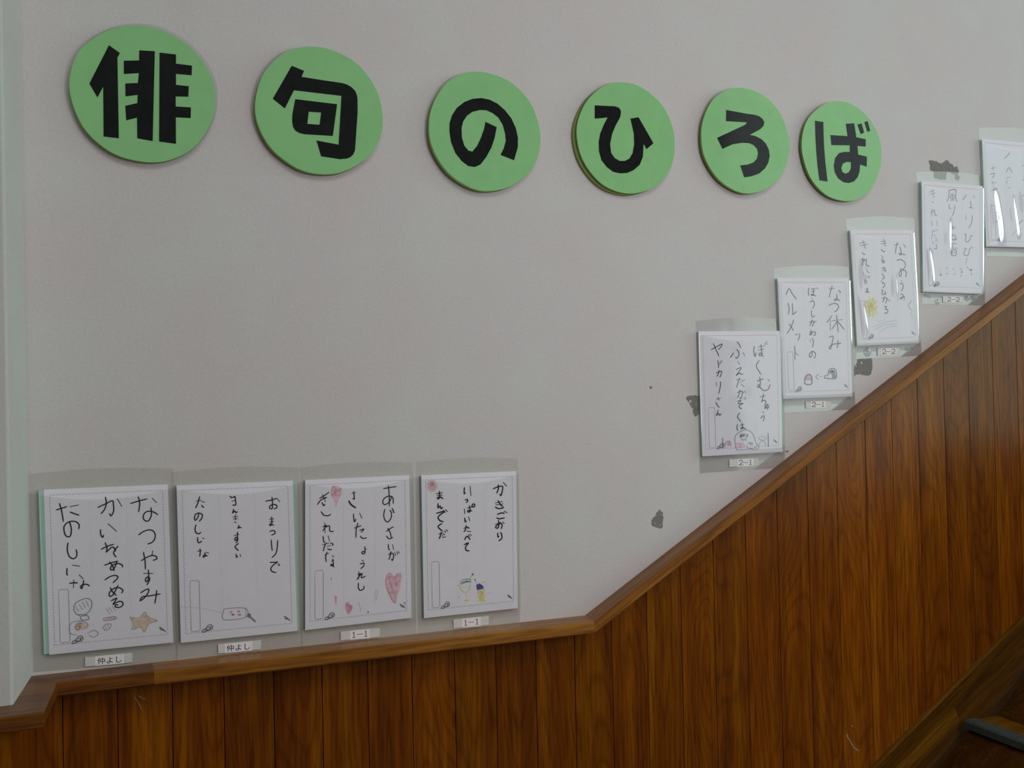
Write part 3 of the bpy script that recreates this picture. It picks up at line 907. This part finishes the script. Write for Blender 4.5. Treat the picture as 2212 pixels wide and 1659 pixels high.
# sheet 2
w2 = [
 [(825, 318), (880, 308), (915, 295)], [(878, 285), (882, 330), (880, 380), (858, 375), (865, 355), (895, 345), (918, 355), (915, 375), (895, 382)], [(920, 295), (942, 322)],
 [(858, 468), (892, 465)], [(858, 490), (892, 487)], [(875, 450), (877, 500), (868, 522), (858, 515), (870, 508), (892, 520)],
 [(860, 570), (885, 563), (903, 572), (900, 590), (875, 600)],
 [(872, 640), (875, 690), (880, 730)], [(925, 645), (922, 700), (910, 755), (878, 788)],
 [(862, 828), (900, 828), (925, 825), (890, 850), (868, 880), (880, 905), (912, 913)], [(932, 838), (943, 850)], [(928, 848), (938, 856)],
 [(528, 278), (545, 288), (572, 278)], [(545, 318), (575, 312)], [(570, 280), (575, 320), (575, 350), (550, 350)], [(528, 280), (540, 292)],
 [(560, 385), (550, 418), (568, 400), (578, 415), (590, 405)],
 [(555, 450), (590, 445)], [(558, 468), (592, 462)], [(572, 432), (575, 475)], [(565, 490), (580, 497)],
 [(600, 520), (605, 540), (592, 542), (605, 535), (622, 540)],
 [(562, 605), (602, 595)], [(590, 575), (590, 620), (580, 645), (568, 640), (575, 620), (592, 625), (590, 650), (578, 665)],
 [(600, 670), (570, 698), (598, 730)], [(578, 760), (582, 785), (592, 778)], [(612, 762), (618, 780)],
 [(245, 318), (285, 310)], [(275, 280), (262, 330), (242, 375)], [(290, 320), (318, 328)], [(292, 352), (300, 365), (310, 370)],
 [(268, 415), (262, 450), (240, 478), (232, 455), (245, 425), (275, 418), (298, 435), (290, 465), (272, 485)],
 [(245, 515), (237, 550), (245, 580), (268, 590), (285, 578)],
 [(258, 620), (262, 660), (280, 662), (290, 650)], [(300, 625), (312, 632)],
 [(258, 735), (290, 730)], [(278, 715), (280, 750), (275, 778)], [(330, 745), (350, 752)], [(318, 748), (322, 775), (305, 785), (312, 768), (340, 775)]]
d2 = [('fill', PINK, [blob(537, 1243, 11, 8, 8), blob(600, 1237, 14, 10, 8), blob(607, 1266, 15, 10, 8)], 0),
      ('fill', PRINT, [blob(552, 1264, 14, 9, 8), blob(687, 1272, 17, 20, 10)], 0),
      ('line', SKETCH, [[(480, 1215), (655, 1210), (660, 1285), (475, 1305), (480, 1215)], [(656, 1208), (662, 1285)]], 0.0011),
      ('line', PRINT, [[(695, 1282), (740, 1322)]], 0.0028),
      ('line', SKETCH, [[(690, 1285), (735, 1325)], [(703, 1280), (745, 1318)]], 0.0007),
      ('line', PRINTL, [[(110, 1198), (260, 1205), (370, 1225), (470, 1250)]], 0.0006)]
sheet('second sheet in the lower row, short black lines and a small drawn goldfish tray',
      [(381.3, 1048.5), (632.2, 1038.1), (642.1, 1363), (390.6, 1388.9)], [(369, 1020), (646, 1010), (654, 1400), (381, 1424)],
      (360, 1000), 3.857, INK, w2, d2, [(470.7, 1391.5), (564.3, 1382.4), (563.5, 1402.4), (471.5, 1411.7)], (0.145, 0.79), '仲よし', 'b', (0, 4.5), FILM, 0, (), 2)

# sheet 3
w3 = [
 [(762, 265), (820, 255), (875, 247)], [(805, 240), (812, 300), (815, 420)], [(835, 330), (815, 380), (775, 405), (757, 385), (770, 350), (810, 330), (845, 345), (848, 395)],
 [(775, 445), (765, 500), (780, 545), (805, 555), (830, 520), (832, 480)], ([(820, 455), (835, 475)], 0.0034), ([(840, 440), (855, 475)], 0.0038),
 [(790, 638), (825, 612), (850, 600)], [(800, 612), (822, 650), (830, 690)], [(790, 680), (812, 705), (845, 690)],
 [(805, 752), (808, 790), (818, 800)], [(842, 755), (852, 798)],
 [(808, 840), (840, 830), (852, 850), (842, 893), (833, 880)], [(828, 815), (822, 850), (810, 885)], [(862, 822), (870, 850)], [(880, 815), (888, 840)], [(895, 815), (902, 830)],
 [(488, 305), (518, 300)], [(502, 288), (508, 355), (495, 350)], ([(460, 372), (480, 405), (520, 432)], 0.0030),
 [(500, 485), (505, 540), (512, 555), (520, 530)], [(555, 480), (575, 525)],
 [(510, 610), (550, 595), (565, 590)], [(540, 565), (525, 620), (522, 692)], [(555, 630), (592, 618), (570, 645)], [(562, 680), (580, 700), (615, 695)],
 [(600, 772), (600, 830), (575, 832), (580, 815), (600, 820)], [(600, 800), (615, 795)],
 [(575, 890), (590, 900)], [(560, 925), (590, 915), (590, 940), (565, 965)],
 [(548, 990), (545, 1055)], [(540, 1015), (560, 1008), (540, 1050)], [(530, 1060), (575, 1005), (570, 1045), (605, 1030)],
 [(545, 1090), (543, 1130), (560, 1155), (590, 1140), (592, 1118)],
 [(205, 350), (255, 320), (285, 297)], [(220, 362), (265, 345)], [(230, 315), (255, 380)], [(262, 340), (215, 365), (185, 405)], [(225, 385), (240, 415), (250, 400)],
 [(218, 465), (240, 495), (275, 502), (302, 490)],
 [(250, 565), (252, 650)], [(235, 600), (265, 585), (232, 635)], [(265, 600), (290, 590), (292, 630), (308, 640), (325, 638)],
 [(235, 680), (240, 725), (250, 735)], [(280, 678), (290, 722)],
 [(230, 755), (285, 742)], [(262, 738), (245, 775), (238, 810)], [(270, 770), (300, 762)], [(275, 790), (290, 800), (310, 795)], [(300, 735), (305, 748)], [(312, 742), (322, 752), (318, 762)],
 [(250, 845), (285, 830)], [(270, 820), (258, 860), (262, 905)], [(315, 850), (330, 862)], [(310, 900), (330, 890)], [(318, 880), (325, 935), (302, 938), (310, 925), (330, 950)]]
d3 = [('fill', PINKL, [[(795, 1010), (825, 998), (855, 1035), (880, 1005), (915, 1000), (925, 1050), (905, 1140), (880, 1215), (870, 1270), (835, 1230), (800, 1150), (780, 1080)],
       [(300, 300), (315, 240), (360, 238), (395, 260), (397, 310), (370, 360), (345, 430), (335, 370), (310, 340)]], 0),
      ('line', PINKL, [[(545, 1260), (570, 1340)], [(700, 1150), (680, 1250)], [(715, 1155), (700, 1240)]], 0.0015),
      ('line', PINK, [[(795, 1020), (785, 1080), (800, 1150), (835, 1230), (865, 1265)], [(805, 1030), (830, 1100), (850, 1160)], [(885, 1010), (870, 1060), (880, 1120)], [(815, 1040), (855, 1040)], [(320, 245), (345, 262), (330, 310), (305, 320)], [(340, 270), (350, 330)]], 0.0022),
      ('fill', PINK, [[(430, 1265), (455, 1255), (470, 1285), (495, 1280), (490, 1320), (458, 1372), (430, 1320)], [(335, 1195), (355, 1210), (350, 1285), (338, 1250)], [(300, 1042), (316, 1045), (306, 1075)], [(938, 1252), (958, 1258), (950, 1295)]], 0),
      ('fill', RED, [blob(628, 1346, 7, 9, 8)], 0)]
sheet('third sheet in the lower row, black handwriting among pink hearts',
      [(659.3, 1036.9), (884.1, 1026.3), (889, 1334.6), (659.3, 1361.3)], [(648, 1010), (892, 999), (900, 1370), (651, 1396)],
      (640, 990), 4.048, INK, w3, d3, [(735.8, 1364.3), (820.8, 1356.1), (820.3, 1375.9), (735.8, 1383.3)], (0.235, 0.74), '11', 'c', (0, 0), FILM, 0, (), 3)

# sheet 4
w4 = [
 [(748, 322), (790, 305), (832, 300), (830, 345), (818, 385), (808, 372)], [(792, 285), (795, 320), (780, 362)], [(840, 265), (870, 298)],
 [(768, 452), (830, 440)], [(772, 470), (835, 462)], [(790, 430), (815, 470), (835, 485)], [(765, 490), (800, 505), (845, 495)],
 [(785, 558), (820, 545), (850, 548)], [(848, 528), (875, 542)], [(780, 588), (800, 598), (850, 590)],
 [(768, 650), (815, 630)], [(795, 612), (798, 665), (785, 685), (768, 675), (785, 655), (815, 640), (830, 655), (820, 690)], [(835, 628), (848, 642)],
 [(788, 728), (790, 765), (800, 760)], [(815, 722), (828, 760), (820, 785), (798, 800)],
 [(482, 310), (480, 365), (490, 360)], [(535, 300), (542, 385)], [(490, 425), (508, 420), (512, 435), (500, 448)],
 [(482, 508), (485, 550)], [(510, 500), (548, 490)], [(528, 478), (535, 530), (515, 535), (515, 522), (550, 525)], [(565, 460), (578, 470), (572, 488), (558, 488), (552, 474), (565, 460)],
 [(485, 590), (490, 628), (498, 618)], [(520, 582), (532, 615)],
 [(478, 685), (510, 672)], [(498, 660), (492, 700), (478, 715)], ([(512, 680), (524, 682)], 0.0045), [(508, 712), (540, 715)],
 [(485, 790), (505, 758), (535, 788)], [(520, 745), (530, 760)], [(535, 740), (545, 752)],
 [(480, 835), (520, 820), (500, 845), (492, 870), (500, 888), (525, 893)],
 [(225, 368), (280, 358)], [(232, 385), (278, 380)], [(252, 345), (255, 400), (240, 415), (235, 405), (260, 398), (285, 412)],
 [(240, 458), (240, 500), (258, 480), (268, 505), (282, 495)],
 [(225, 548), (270, 535), (300, 530), (255, 565), (240, 590), (258, 615), (288, 625)], [(290, 520), (305, 540)], [(308, 515), (325, 532)],
 [(275, 642), (240, 670), (280, 712)],
 [(248, 738), (290, 728)], [(268, 722), (262, 755), (250, 780)], [(280, 748), (300, 742)], [(278, 768), (308, 765)], [(300, 710), (310, 722)], [(315, 700), (328, 712)]]
rays = [[(185 + 20 * math.cos(t), 292 + 20 * math.sin(t)), (185 + 50 * math.cos(t), 295 + 55 * math.sin(t))] for t in [i * math.pi / 8 for i in range(16)]]
d4 = [('line', RED, rays + [[(175, 275), (190, 265), (200, 285), (185, 300), (172, 290), (185, 280), (195, 292)]], 0.0014),
      ('fill', YEL, [[(600, 1265), (658, 1250), (668, 1340), (680, 1355), (590, 1362), (610, 1345)], blob(425, 1210, 8, 8, 6), blob(432, 1320, 9, 7, 6), blob(658, 1180, 12, 7, 6), blob(503, 1350, 26, 7, 8)], 0),
      ('line', YEL, [[(445, 1205), (450, 1245), (490, 1275), (530, 1245), (538, 1200)], [(505, 1280), (505, 1340)], [(695, 1275), (738, 1272)], [(705, 1282), (715, 1270)], [(460, 1225), (520, 1222)], [(583, 1165), (600, 1200)]], 0.0014),
      ('fill', TEAL, [[(452, 1195), (462, 1178), (500, 1165), (536, 1170), (528, 1182), (490, 1186), (458, 1200)]], 0),
      ('line', TEAL, [[(445, 1200), (450, 1175), (475, 1158), (510, 1152), (538, 1160), (538, 1190)]], 0.0013),
      ('fill', PURP, [[(590, 1205), (620, 1192), (655, 1215), (658, 1240), (600, 1256), (592, 1230)]], 0),
      ('line', PENCIL, [[(530, 1155), (552, 1120)], [(658, 1240), (664, 1258)]], 0.0008),
      ('fill', BROWN, [blob(558, 1109, 11, 10, 8)], 0), ('fill', DARKP, [blob(579, 1160, 5, 8, 8)], 0)]
sheet('fourth sheet in the lower row: bold pen words, red sun and two drawn ice desserts',
      [(910, 1026.5), (1115.2, 1017.6), (1118.5, 1313.8), (915.9, 1335.4)], [(899, 998), (1119, 990), (1123.5, 1346), (903, 1370)],
      (890, 980), 4.254, INK, w4, d4, [(979.3, 1338.5), (1055.7, 1330.3), (1055.7, 1349.5), (980, 1357.3)], (0.235, 0.77), '11', 'd', (0, 0), FILM, 0, (), 4, pen=0.0027)

# sheet 5
w5 = [
 [(735, 312), (730, 370), (745, 415), (752, 375)], [(775, 320), (835, 308)], [(775, 352), (828, 342)], [(800, 295), (808, 350), (812, 395), (790, 408), (782, 390), (800, 382), (825, 418)], [(838, 280), (845, 300)], [(855, 265), (862, 295)],
 [(785, 455), (755, 510), (802, 592)],
 [(765, 660), (800, 645), (825, 638)], [(790, 620), (795, 690), (780, 725), (768, 710), (780, 695), (800, 730), (830, 752), (870, 745), (892, 695)], [(868, 640), (888, 662)],
 [(790, 818), (850, 805)], [(828, 785), (815, 850), (805, 868), (830, 850), (850, 862), (840, 900)],
 [(845, 890), (840, 930), (850, 925), (862, 895), (878, 905), (872, 930), (850, 920)], [(862, 885), (868, 945)],
 [(818, 962), (832, 978)], [(798, 1030), (825, 1005), (835, 1020), (825, 1060)],
 [(565, 270), (585, 295), (600, 330)], [(530, 378), (515, 400), (498, 425)], [(560, 345), (578, 365), (582, 400), (565, 430), (548, 425)], [(625, 375), (640, 410)],
 [(572, 468), (590, 495)], [(555, 545), (605, 525), (580, 570), (552, 605), (590, 580), (600, 592), (622, 588)],
 [(558, 650), (605, 640)], [(588, 625), (575, 670), (558, 725)], [(600, 670), (638, 645)], [(605, 690), (635, 718)],
 [(565, 775), (610, 760), (615, 790), (600, 835), (592, 822)], [(592, 745), (585, 790), (568, 825)], [(622, 765), (630, 780)], [(638, 755), (650, 775)],
 [(570, 860), (605, 850), (575, 885), (625, 880), (585, 905), (590, 925), (612, 937)], [(630, 825), (640, 845)], [(645, 818), (652, 838)],
 [(590, 975), (568, 1015), (600, 1062)],
 [(568, 1090), (562, 1130), (572, 1150)], [(595, 1100), (632, 1090)], [(612, 1078), (620, 1125), (605, 1135), (610, 1120), (650, 1135)],
 [(305, 348), (360, 318), (415, 290), (400, 325), (378, 345)], [(328, 285), (355, 350), (385, 410)],
 [(372, 455), (380, 500), (378, 525)], [(382, 490), (405, 480)], [(395, 460), (402, 475)], [(410, 455), (418, 468)],
 [(355, 580), (408, 560), (405, 595), (392, 620)], [(385, 550), (378, 590), (362, 612)],
 [(358, 672), (362, 710)], [(398, 665), (398, 710), (380, 785)],
 [(358, 842), (400, 828)], [(370, 818), (385, 850)], [(352, 870), (370, 905), (388, 920)],
 [(378, 948), (358, 1005), (380, 980), (390, 1002), (405, 985)]]
d5 = [('fill', PINKL, [[(555, 1275), (600, 1280), (650, 1290), (640, 1315), (590, 1330), (558, 1310)], [(455, 1270), (480, 1262), (495, 1300), (460, 1312)]], 0),
      ('line', PENCIL, [[(560, 1345), (545, 1290), (542, 1220), (570, 1180), (640, 1145), (700, 1165), (735, 1215), (750, 1270), (778, 1310), (765, 1335), (660, 1338), (560, 1345)],
       [(590, 1200), (605, 1230), (635, 1245), (660, 1225), (675, 1190)], [(445, 1320), (445, 1280), (465, 1258), (495, 1265), (503, 1310)], [(660, 1300), (680, 1330), (750, 1320), (755, 1300)],
       [(670, 1290), (690, 1265), (700, 1300), (710, 1270), (720, 1300)], [(598, 1275), (606, 1290)], [(620, 1272), (626, 1288)], [(610, 1245), (605, 1258)], [(630, 1248), (630, 1260)], [(650, 1245), (656, 1258)]], 0.0011),
      ('line', DARKP, [[(605, 1185), (610, 1212)], [(615, 1182), (625, 1212), (632, 1185)], [(640, 1185), (640, 1215)], [(655, 1185), (650, 1212)], [(670, 1188), (660, 1210)], [(595, 1192), (600, 1215), (615, 1200)], [(480, 1268), (484, 1300)]], 0.0016),
      ('line', DARKP, [[(420, 1230), (423, 1330)], [(872, 1180), (875, 1310)]], 0.0028),
      ('line', PRINT, [[(775, 1225), (800, 1245), (840, 1245), (862, 1220)], [(790, 1205), (795, 1225)], [(810, 1190), (812, 1220)], [(830, 1200), (828, 1225)], [(845, 1210), (835, 1228)], [(785, 1310), (790, 1270), (830, 1255), (848, 1290), (850, 1310)]], 0.0010)]
sheet('lowest sheet beside the sloping rail: pencil writing above a drawn rock with hermit crabs',
      [(1509, 715.8), (1685.3, 714.7), (1690.3, 976.2), (1517.3, 986)], [(1503, 693), (1689, 690), (1696, 1010), (1512, 1022)],
      (1470, 680), 4.608, DARKP, w5, d5, [(1575.3, 992.5), (1638.2, 989.9), (1637.5, 1006), (1575.7, 1008.8)], (0.28, 0.84), '21', 'e', (0, 2.5), FILMG, 0.0004, (), 5, pen=0.0019)

# sheet 6
w6 = [
 [(708, 272), (770, 265)], [(745, 238), (725, 300), (712, 365)], [(812, 290), (832, 305), (825, 318)], [(790, 330), (798, 380), (775, 400), (768, 385), (795, 382), (828, 402)],
 [(705, 450), (750, 432), (795, 435), (812, 465), (795, 505), (768, 520)],
 [(740, 560), (715, 600), (685, 635)], [(722, 610), (722, 725)], [(740, 618), (855, 605)], [(790, 555), (800, 640), (808, 742)], [(795, 625), (770, 670), (742, 705)], [(805, 625), (840, 670), (872, 708)],
 [(712, 795), (755, 788), (745, 850), (728, 920), (712, 915), (725, 890), (770, 870), (840, 862)], [(805, 830), (808, 870), (795, 915)],
 [(490, 260), (485, 310), (490, 342)], [(515, 275), (560, 268)], [(515, 300), (560, 295)], [(535, 262), (540, 330), (520, 345), (520, 330), (568, 350)], [(570, 258), (575, 268)], [(583, 262), (588, 272)],
 [(520, 370), (528, 385)], [(500, 415), (535, 400), (550, 425), (545, 460), (530, 480)],
 [(518, 505), (520, 560), (535, 578), (555, 562)],
 [(498, 635), (540, 622), (540, 650), (525, 680)], [(525, 605), (515, 645), (500, 668)], [(548, 625), (555, 640)], [(562, 615), (570, 632)],
 [(515, 712), (518, 775)], [(500, 740), (520, 735), (498, 770)], [(500, 775), (535, 740), (560, 742), (562, 765), (540, 780)],
 [(508, 815), (508, 850)], [(530, 808), (540, 850), (530, 905)],
 [(525, 955), (525, 990), (505, 1015), (495, 995), (505, 965), (535, 950), (562, 975), (560, 1005), (545, 1025)],
 [(243, 335), (275, 268), (310, 325), (355, 385)],
 [(262, 425), (275, 480), (268, 548)], [(310, 430), (315, 500), (315, 550), (355, 515)],
 [(325, 608), (300, 680), (255, 755)], [(275, 650), (300, 685), (322, 725)],
 [(345, 760), (350, 775)], [(358, 758), (365, 772)], [(388, 755), (390, 790), (370, 832)],
 [(335, 890), (340, 960), (338, 1040)], [(342, 965), (380, 995)]]
d6 = [('fill', PINKL, [[(450, 1255), (455, 1222), (485, 1203), (512, 1215), (520, 1258)]], 0),
      ('fill', GREYB, [[(735, 1200), (780, 1190), (785, 1238), (745, 1245)], [(705, 1190), (712, 1160), (740, 1148), (772, 1160), (775, 1190), (735, 1198)]], 0),
      ('fill', DARKP, [blob(742, 1172, 18, 12, 8)], 0),
      ('line', PENCIL, [[(445, 1300), (448, 1240), (470, 1207), (500, 1203), (520, 1230), (522, 1300), (480, 1312), (445, 1300)]], 0.0022),
      ('line', PENCIL, [[(450, 1260), (520, 1260)], [(600, 1200), (565, 1225), (592, 1255)], [(605, 1225), (635, 1225)]], 0.0012),
      ('line', PENCIL, [[(660, 1240), (665, 1215), (700, 1205), (705, 1160), (740, 1135), (780, 1150), (790, 1200), (785, 1240), (745, 1248), (700, 1245), (660, 1240)]], 0.0017)]
sheet('second sheet up the slope, pencil writing with a drawn helmet, arrow and capped face',
      [(1679.4, 600.8), (1833, 600.8), (1840.9, 856.3), (1691.4, 861.8)], [(1671, 580), (1838, 577), (1848, 884), (1688, 892)],
      (1650, 570), 5.03, PENCIL, w6, d6, [(1739.9, 867.2), (1795.1, 864.6), (1794.7, 880.1), (1740.5, 882.5)], (0.2, 0.8), '21', 'f', (0, 0), FILMG, 0.0005, (), 6, pen=0.0020)

# sheet 7
w7 = [
 [(612, 350), (660, 340)], [(648, 320), (632, 380), (625, 440)], [(712, 335), (730, 365)], [(722, 360), (738, 372)], [(675, 365), (690, 440), (672, 455), (668, 440), (710, 450), (735, 455)],
 [(638, 515), (680, 505), (720, 530), (735, 560), (720, 600), (700, 615)],
 [(680, 600), (690, 660), (675, 690), (665, 660), (685, 625), (730, 625), (745, 660), (735, 695)],
 [(690, 730), (698, 745)], [(672, 765), (705, 770), (708, 810), (690, 850)],
 [(678, 880), (712, 890), (690, 935), (680, 920), (728, 912)], [(720, 905), (722, 950)],
 [(465, 310), (520, 305)], [(470, 335), (528, 325)], [(495, 280), (512, 340)], [(505, 345), (520, 360)], [(470, 395), (495, 420), (510, 415)],
 [(470, 465), (490, 475)], [(490, 480), (478, 530), (500, 515), (505, 535), (485, 545)],
 [(475, 600), (520, 598)], [(478, 625), (528, 622)], [(495, 585), (515, 630), (520, 640)], [(480, 660), (500, 685), (508, 700), (480, 720)],
 [(470, 735), (490, 750)], [(478, 760), (505, 765), (508, 790), (485, 815)],
 [(475, 835), (490, 840), (478, 870), (495, 885), (515, 870), (510, 850), (522, 885)],
 [(480, 930), (530, 920), (530, 950), (518, 980)], [(505, 905), (500, 945), (485, 970)], [(540, 935), (568, 960)],
 [(505, 1020), (530, 1015), (515, 1045), (540, 1050), (540, 1080), (515, 1090), (510, 1080)],
 [(235, 330), (300, 315)], [(240, 355), (325, 340)], [(270, 300), (298, 365)], [(285, 370), (305, 385)], [(262, 430), (285, 448), (298, 450)],
 [(270, 490), (272, 575)], [(255, 510), (285, 500), (262, 560)], [(285, 525), (310, 500), (310, 560), (345, 580)],
 [(315, 615), (325, 645)], [(330, 640), (340, 650)], [(275, 640), (285, 690)], [(320, 690), (350, 685)], [(335, 695), (342, 710)], [(300, 740), (320, 735)], [(305, 760), (322, 758)], [(285, 710), (300, 770)],
 [(300, 830), (330, 820)], [(318, 810), (325, 855), (305, 860), (312, 845), (342, 865)]]
fl = []
for i in range(40):
    t = 2 * math.pi * i / 40
    k = 0.80 + 0.20 * math.cos(10 * t)
    fl.append((362 + 78 * k * math.cos(t), 1022 + 128 * k * math.sin(t)))
d7 = [('fill', YEL, [fl], 0), ('line', YELO, [blob(360, 1015, 26, 36, 10) + blob(360, 1015, 26, 36, 10)[:1], [(345, 990), (380, 1040)], [(380, 990), (345, 1040)]], 0.004),
      ('line', BLUE, [[(380, 1240), (450, 1210), (540, 1180), (640, 1165)], [(400, 1265), (500, 1220), (620, 1200), (650, 1190)], [(450, 1300), (540, 1240), (640, 1225)], [(430, 1180), (520, 1165)]], 0.0016),
      ('line', ORANGE, [[(800, 950), (770, 1010), (810, 1060)], [(790, 1080), (810, 1130)]], 0.003)]
sheet('third sheet up the slope: light pencil writing and a yellow crayon flower',
      [(1836.3, 496.8), (1972, 497), (1985, 741), (1851.4, 747.6)], [(1827, 473), (1975, 472), (1991, 768), (1850, 776)],
      (1810, 460), 5.025, PENCIL, w7, d7, [(1895.2, 751.5), (1943.3, 751.5), (1943.3, 766.5), (1895.6, 768.5)], (0.15, 0.85), '22', 'g', (0, 0), FILMG, 0.0012,
      ((0.16, 0.25, 0.55, 0.035, 0.0030), (0.11, 0.52, 0.9, 0.035, 0.0034), (0.62, 0.32, 0.66, 0.035, 0.0026)), 7, pads=((1873.5, 760.5, 0.0125), (1959, 753, 0.006), (1969, 751, 0.005)), pen=0.0019)

# sheet 8
w8 = [
 [(655, 410), (672, 385), (690, 355)], [(765, 365), (785, 385)], [(735, 425), (742, 480), (720, 500), (740, 490), (765, 505)],
 [(685, 575), (690, 630)], [(755, 575), (750, 650), (720, 720)],
 [(670, 790), (690, 785), (682, 850), (705, 868), (735, 830), (740, 800), (762, 800)],
 [(670, 940), (690, 940), (665, 990), (685, 1018), (715, 1000), (730, 940), (760, 930)], [(700, 1045), (685, 1100)], [(695, 1135), (720, 1165)],
 [(500, 310), (575, 300), (575, 380), (590, 430)], [(505, 312), (500, 380), (482, 430)], [(520, 345), (558, 340)], [(520, 365), (560, 362), (555, 395), (522, 395), (520, 365)], [(540, 345), (540, 415)], [(518, 418), (560, 412)],
 [(505, 460), (508, 505), (525, 500)], [(565, 470), (560, 530), (540, 580)],
 [(530, 670), (512, 720), (540, 690), (545, 725), (572, 700)],
 [(530, 800), (560, 790), (575, 820), (560, 850)], [(535, 835), (560, 845), (588, 835)],
 [(530, 890), (585, 885)], [(558, 870), (558, 890)], [(520, 935), (598, 935)], [(540, 905), (545, 930)], [(535, 960), (580, 955), (578, 1010), (538, 1012), (535, 960)], [(538, 985), (578, 982)],
 [(290, 325), (345, 305)], [(300, 350), (355, 335)], [(320, 300), (340, 365)], [(325, 375), (345, 385)], [(318, 430), (335, 440)],
 [(318, 510), (315, 590)], [(305, 555), (345, 520), (350, 570), (375, 580)], [(315, 640), (320, 690)], [(370, 640), (378, 690)],
 [(320, 755), (385, 735)], [(330, 735), (315, 830)], [(340, 790), (355, 800)], [(355, 820), (375, 840)], [(350, 860), (378, 850)], [(325, 860), (330, 890)], [(365, 890), (368, 935), (340, 940), (372, 940)]]
d8 = [('fill', PINKL, [blob(478, 1152, 12, 12, 8), blob(630, 1160, 13, 12, 8), blob(550, 1160, 8, 14, 8)], 0),
      ('fill', PRINT, [blob(742, 1172, 14, 14, 8), blob(480, 1212, 7, 9, 6), blob(415, 1225, 10, 14, 6), blob(562, 1215, 6, 10, 6), blob(640, 1195, 6, 14, 6), blob(632, 1235, 4, 12, 6), blob(745, 1215, 4, 16, 6)], 0),
      ('line', PRINTL, [[(400, 1160), (395, 1230)], [(415, 1160), (420, 1200)], [(490, 1170), (505, 1195)], [(570, 1160), (575, 1200)], [(645, 1165), (655, 1200)]], 0.0012)]
sheet('fourth sheet up the slope: sheen-paled pencil words over a row of tiny drawn wind chimes',
      [(1990.4, 390.8), (2123, 402), (2123, 635.6), (1993.8, 630.6)], [(1979, 372), (2127, 380), (2128, 660), (1992, 656)],
      (1950, 350), 5.025, VEILED, w8, d8, [(2036.6, 639.6), (2082.3, 640.5), (2081.3, 654.5), (2037, 653.5)], (0.15, 0.85), '22', 'h', (0, 0), FILMG, 0.0016,
      ((0.10, 0.52, 0.92, 0.035, 0.0032), (0.40, 0.3, 0.68, 0.04, 0.0030)), 8, pads=((2025, 652, 0.008), (2089, 644.5, 0.0085), (2103, 643, 0.0075), (1998, 637, 0.003), (2007, 640, 0.0055)), pen=0.0020)

# sheet 9
w9 = [
 [(565, 375), (540, 410), (510, 440)], [(375, 540), (420, 530)], [(390, 515), (400, 560)], [(365, 600), (410, 590), (390, 640)], [(380, 690), (430, 680)], [(385, 665), (400, 715)], [(370, 770), (440, 745)], [(410, 750), (405, 820)],
 [(420, 1000), (455, 980), (430, 1025), (455, 1045), (440, 1085), (425, 1075)], [(530, 580), (560, 530), (590, 580)], [(530, 640), (580, 625)], [(545, 740), (575, 735)], [(540, 660), (530, 700)], [(645, 1135), (665, 1100), (700, 1070)],
 [(690, 520), (711, 500)], [(695, 660), (720, 650)], [(690, 830), (720, 800)]]
d9 = [('line', PRINTL, [[(590, 1230), (620, 1190), (680, 1160)], [(660, 1250), (690, 1230)], [(440, 1270), (470, 1240), (500, 1280)]], 0.002)]
sheet('topmost sheet at the right edge of the photo, wrinkled shiny sleeve over sheen-paled pencil words',
      [(2121, 299.6), (2252, 312), (2259, 536), (2130.6, 532.7)], [(2113.7, 276.4), (2258, 285), (2268, 556), (2131, 553)],
      (2062, 250), 4.74, VEILED, w9, d9, None, None, '', 'i', (0, 0), FILMG, 0.0030,
      ((0.12, 0.45, 0.92, 0.06, 0.0050), (0.40, 0.45, 0.9, 0.05, 0.0040), (0.58, 0.35, 0.8, 0.08, 0.007), (0.75, 0.1, 0.5, 0.05, 0.004)), 9, pen=0.0019)
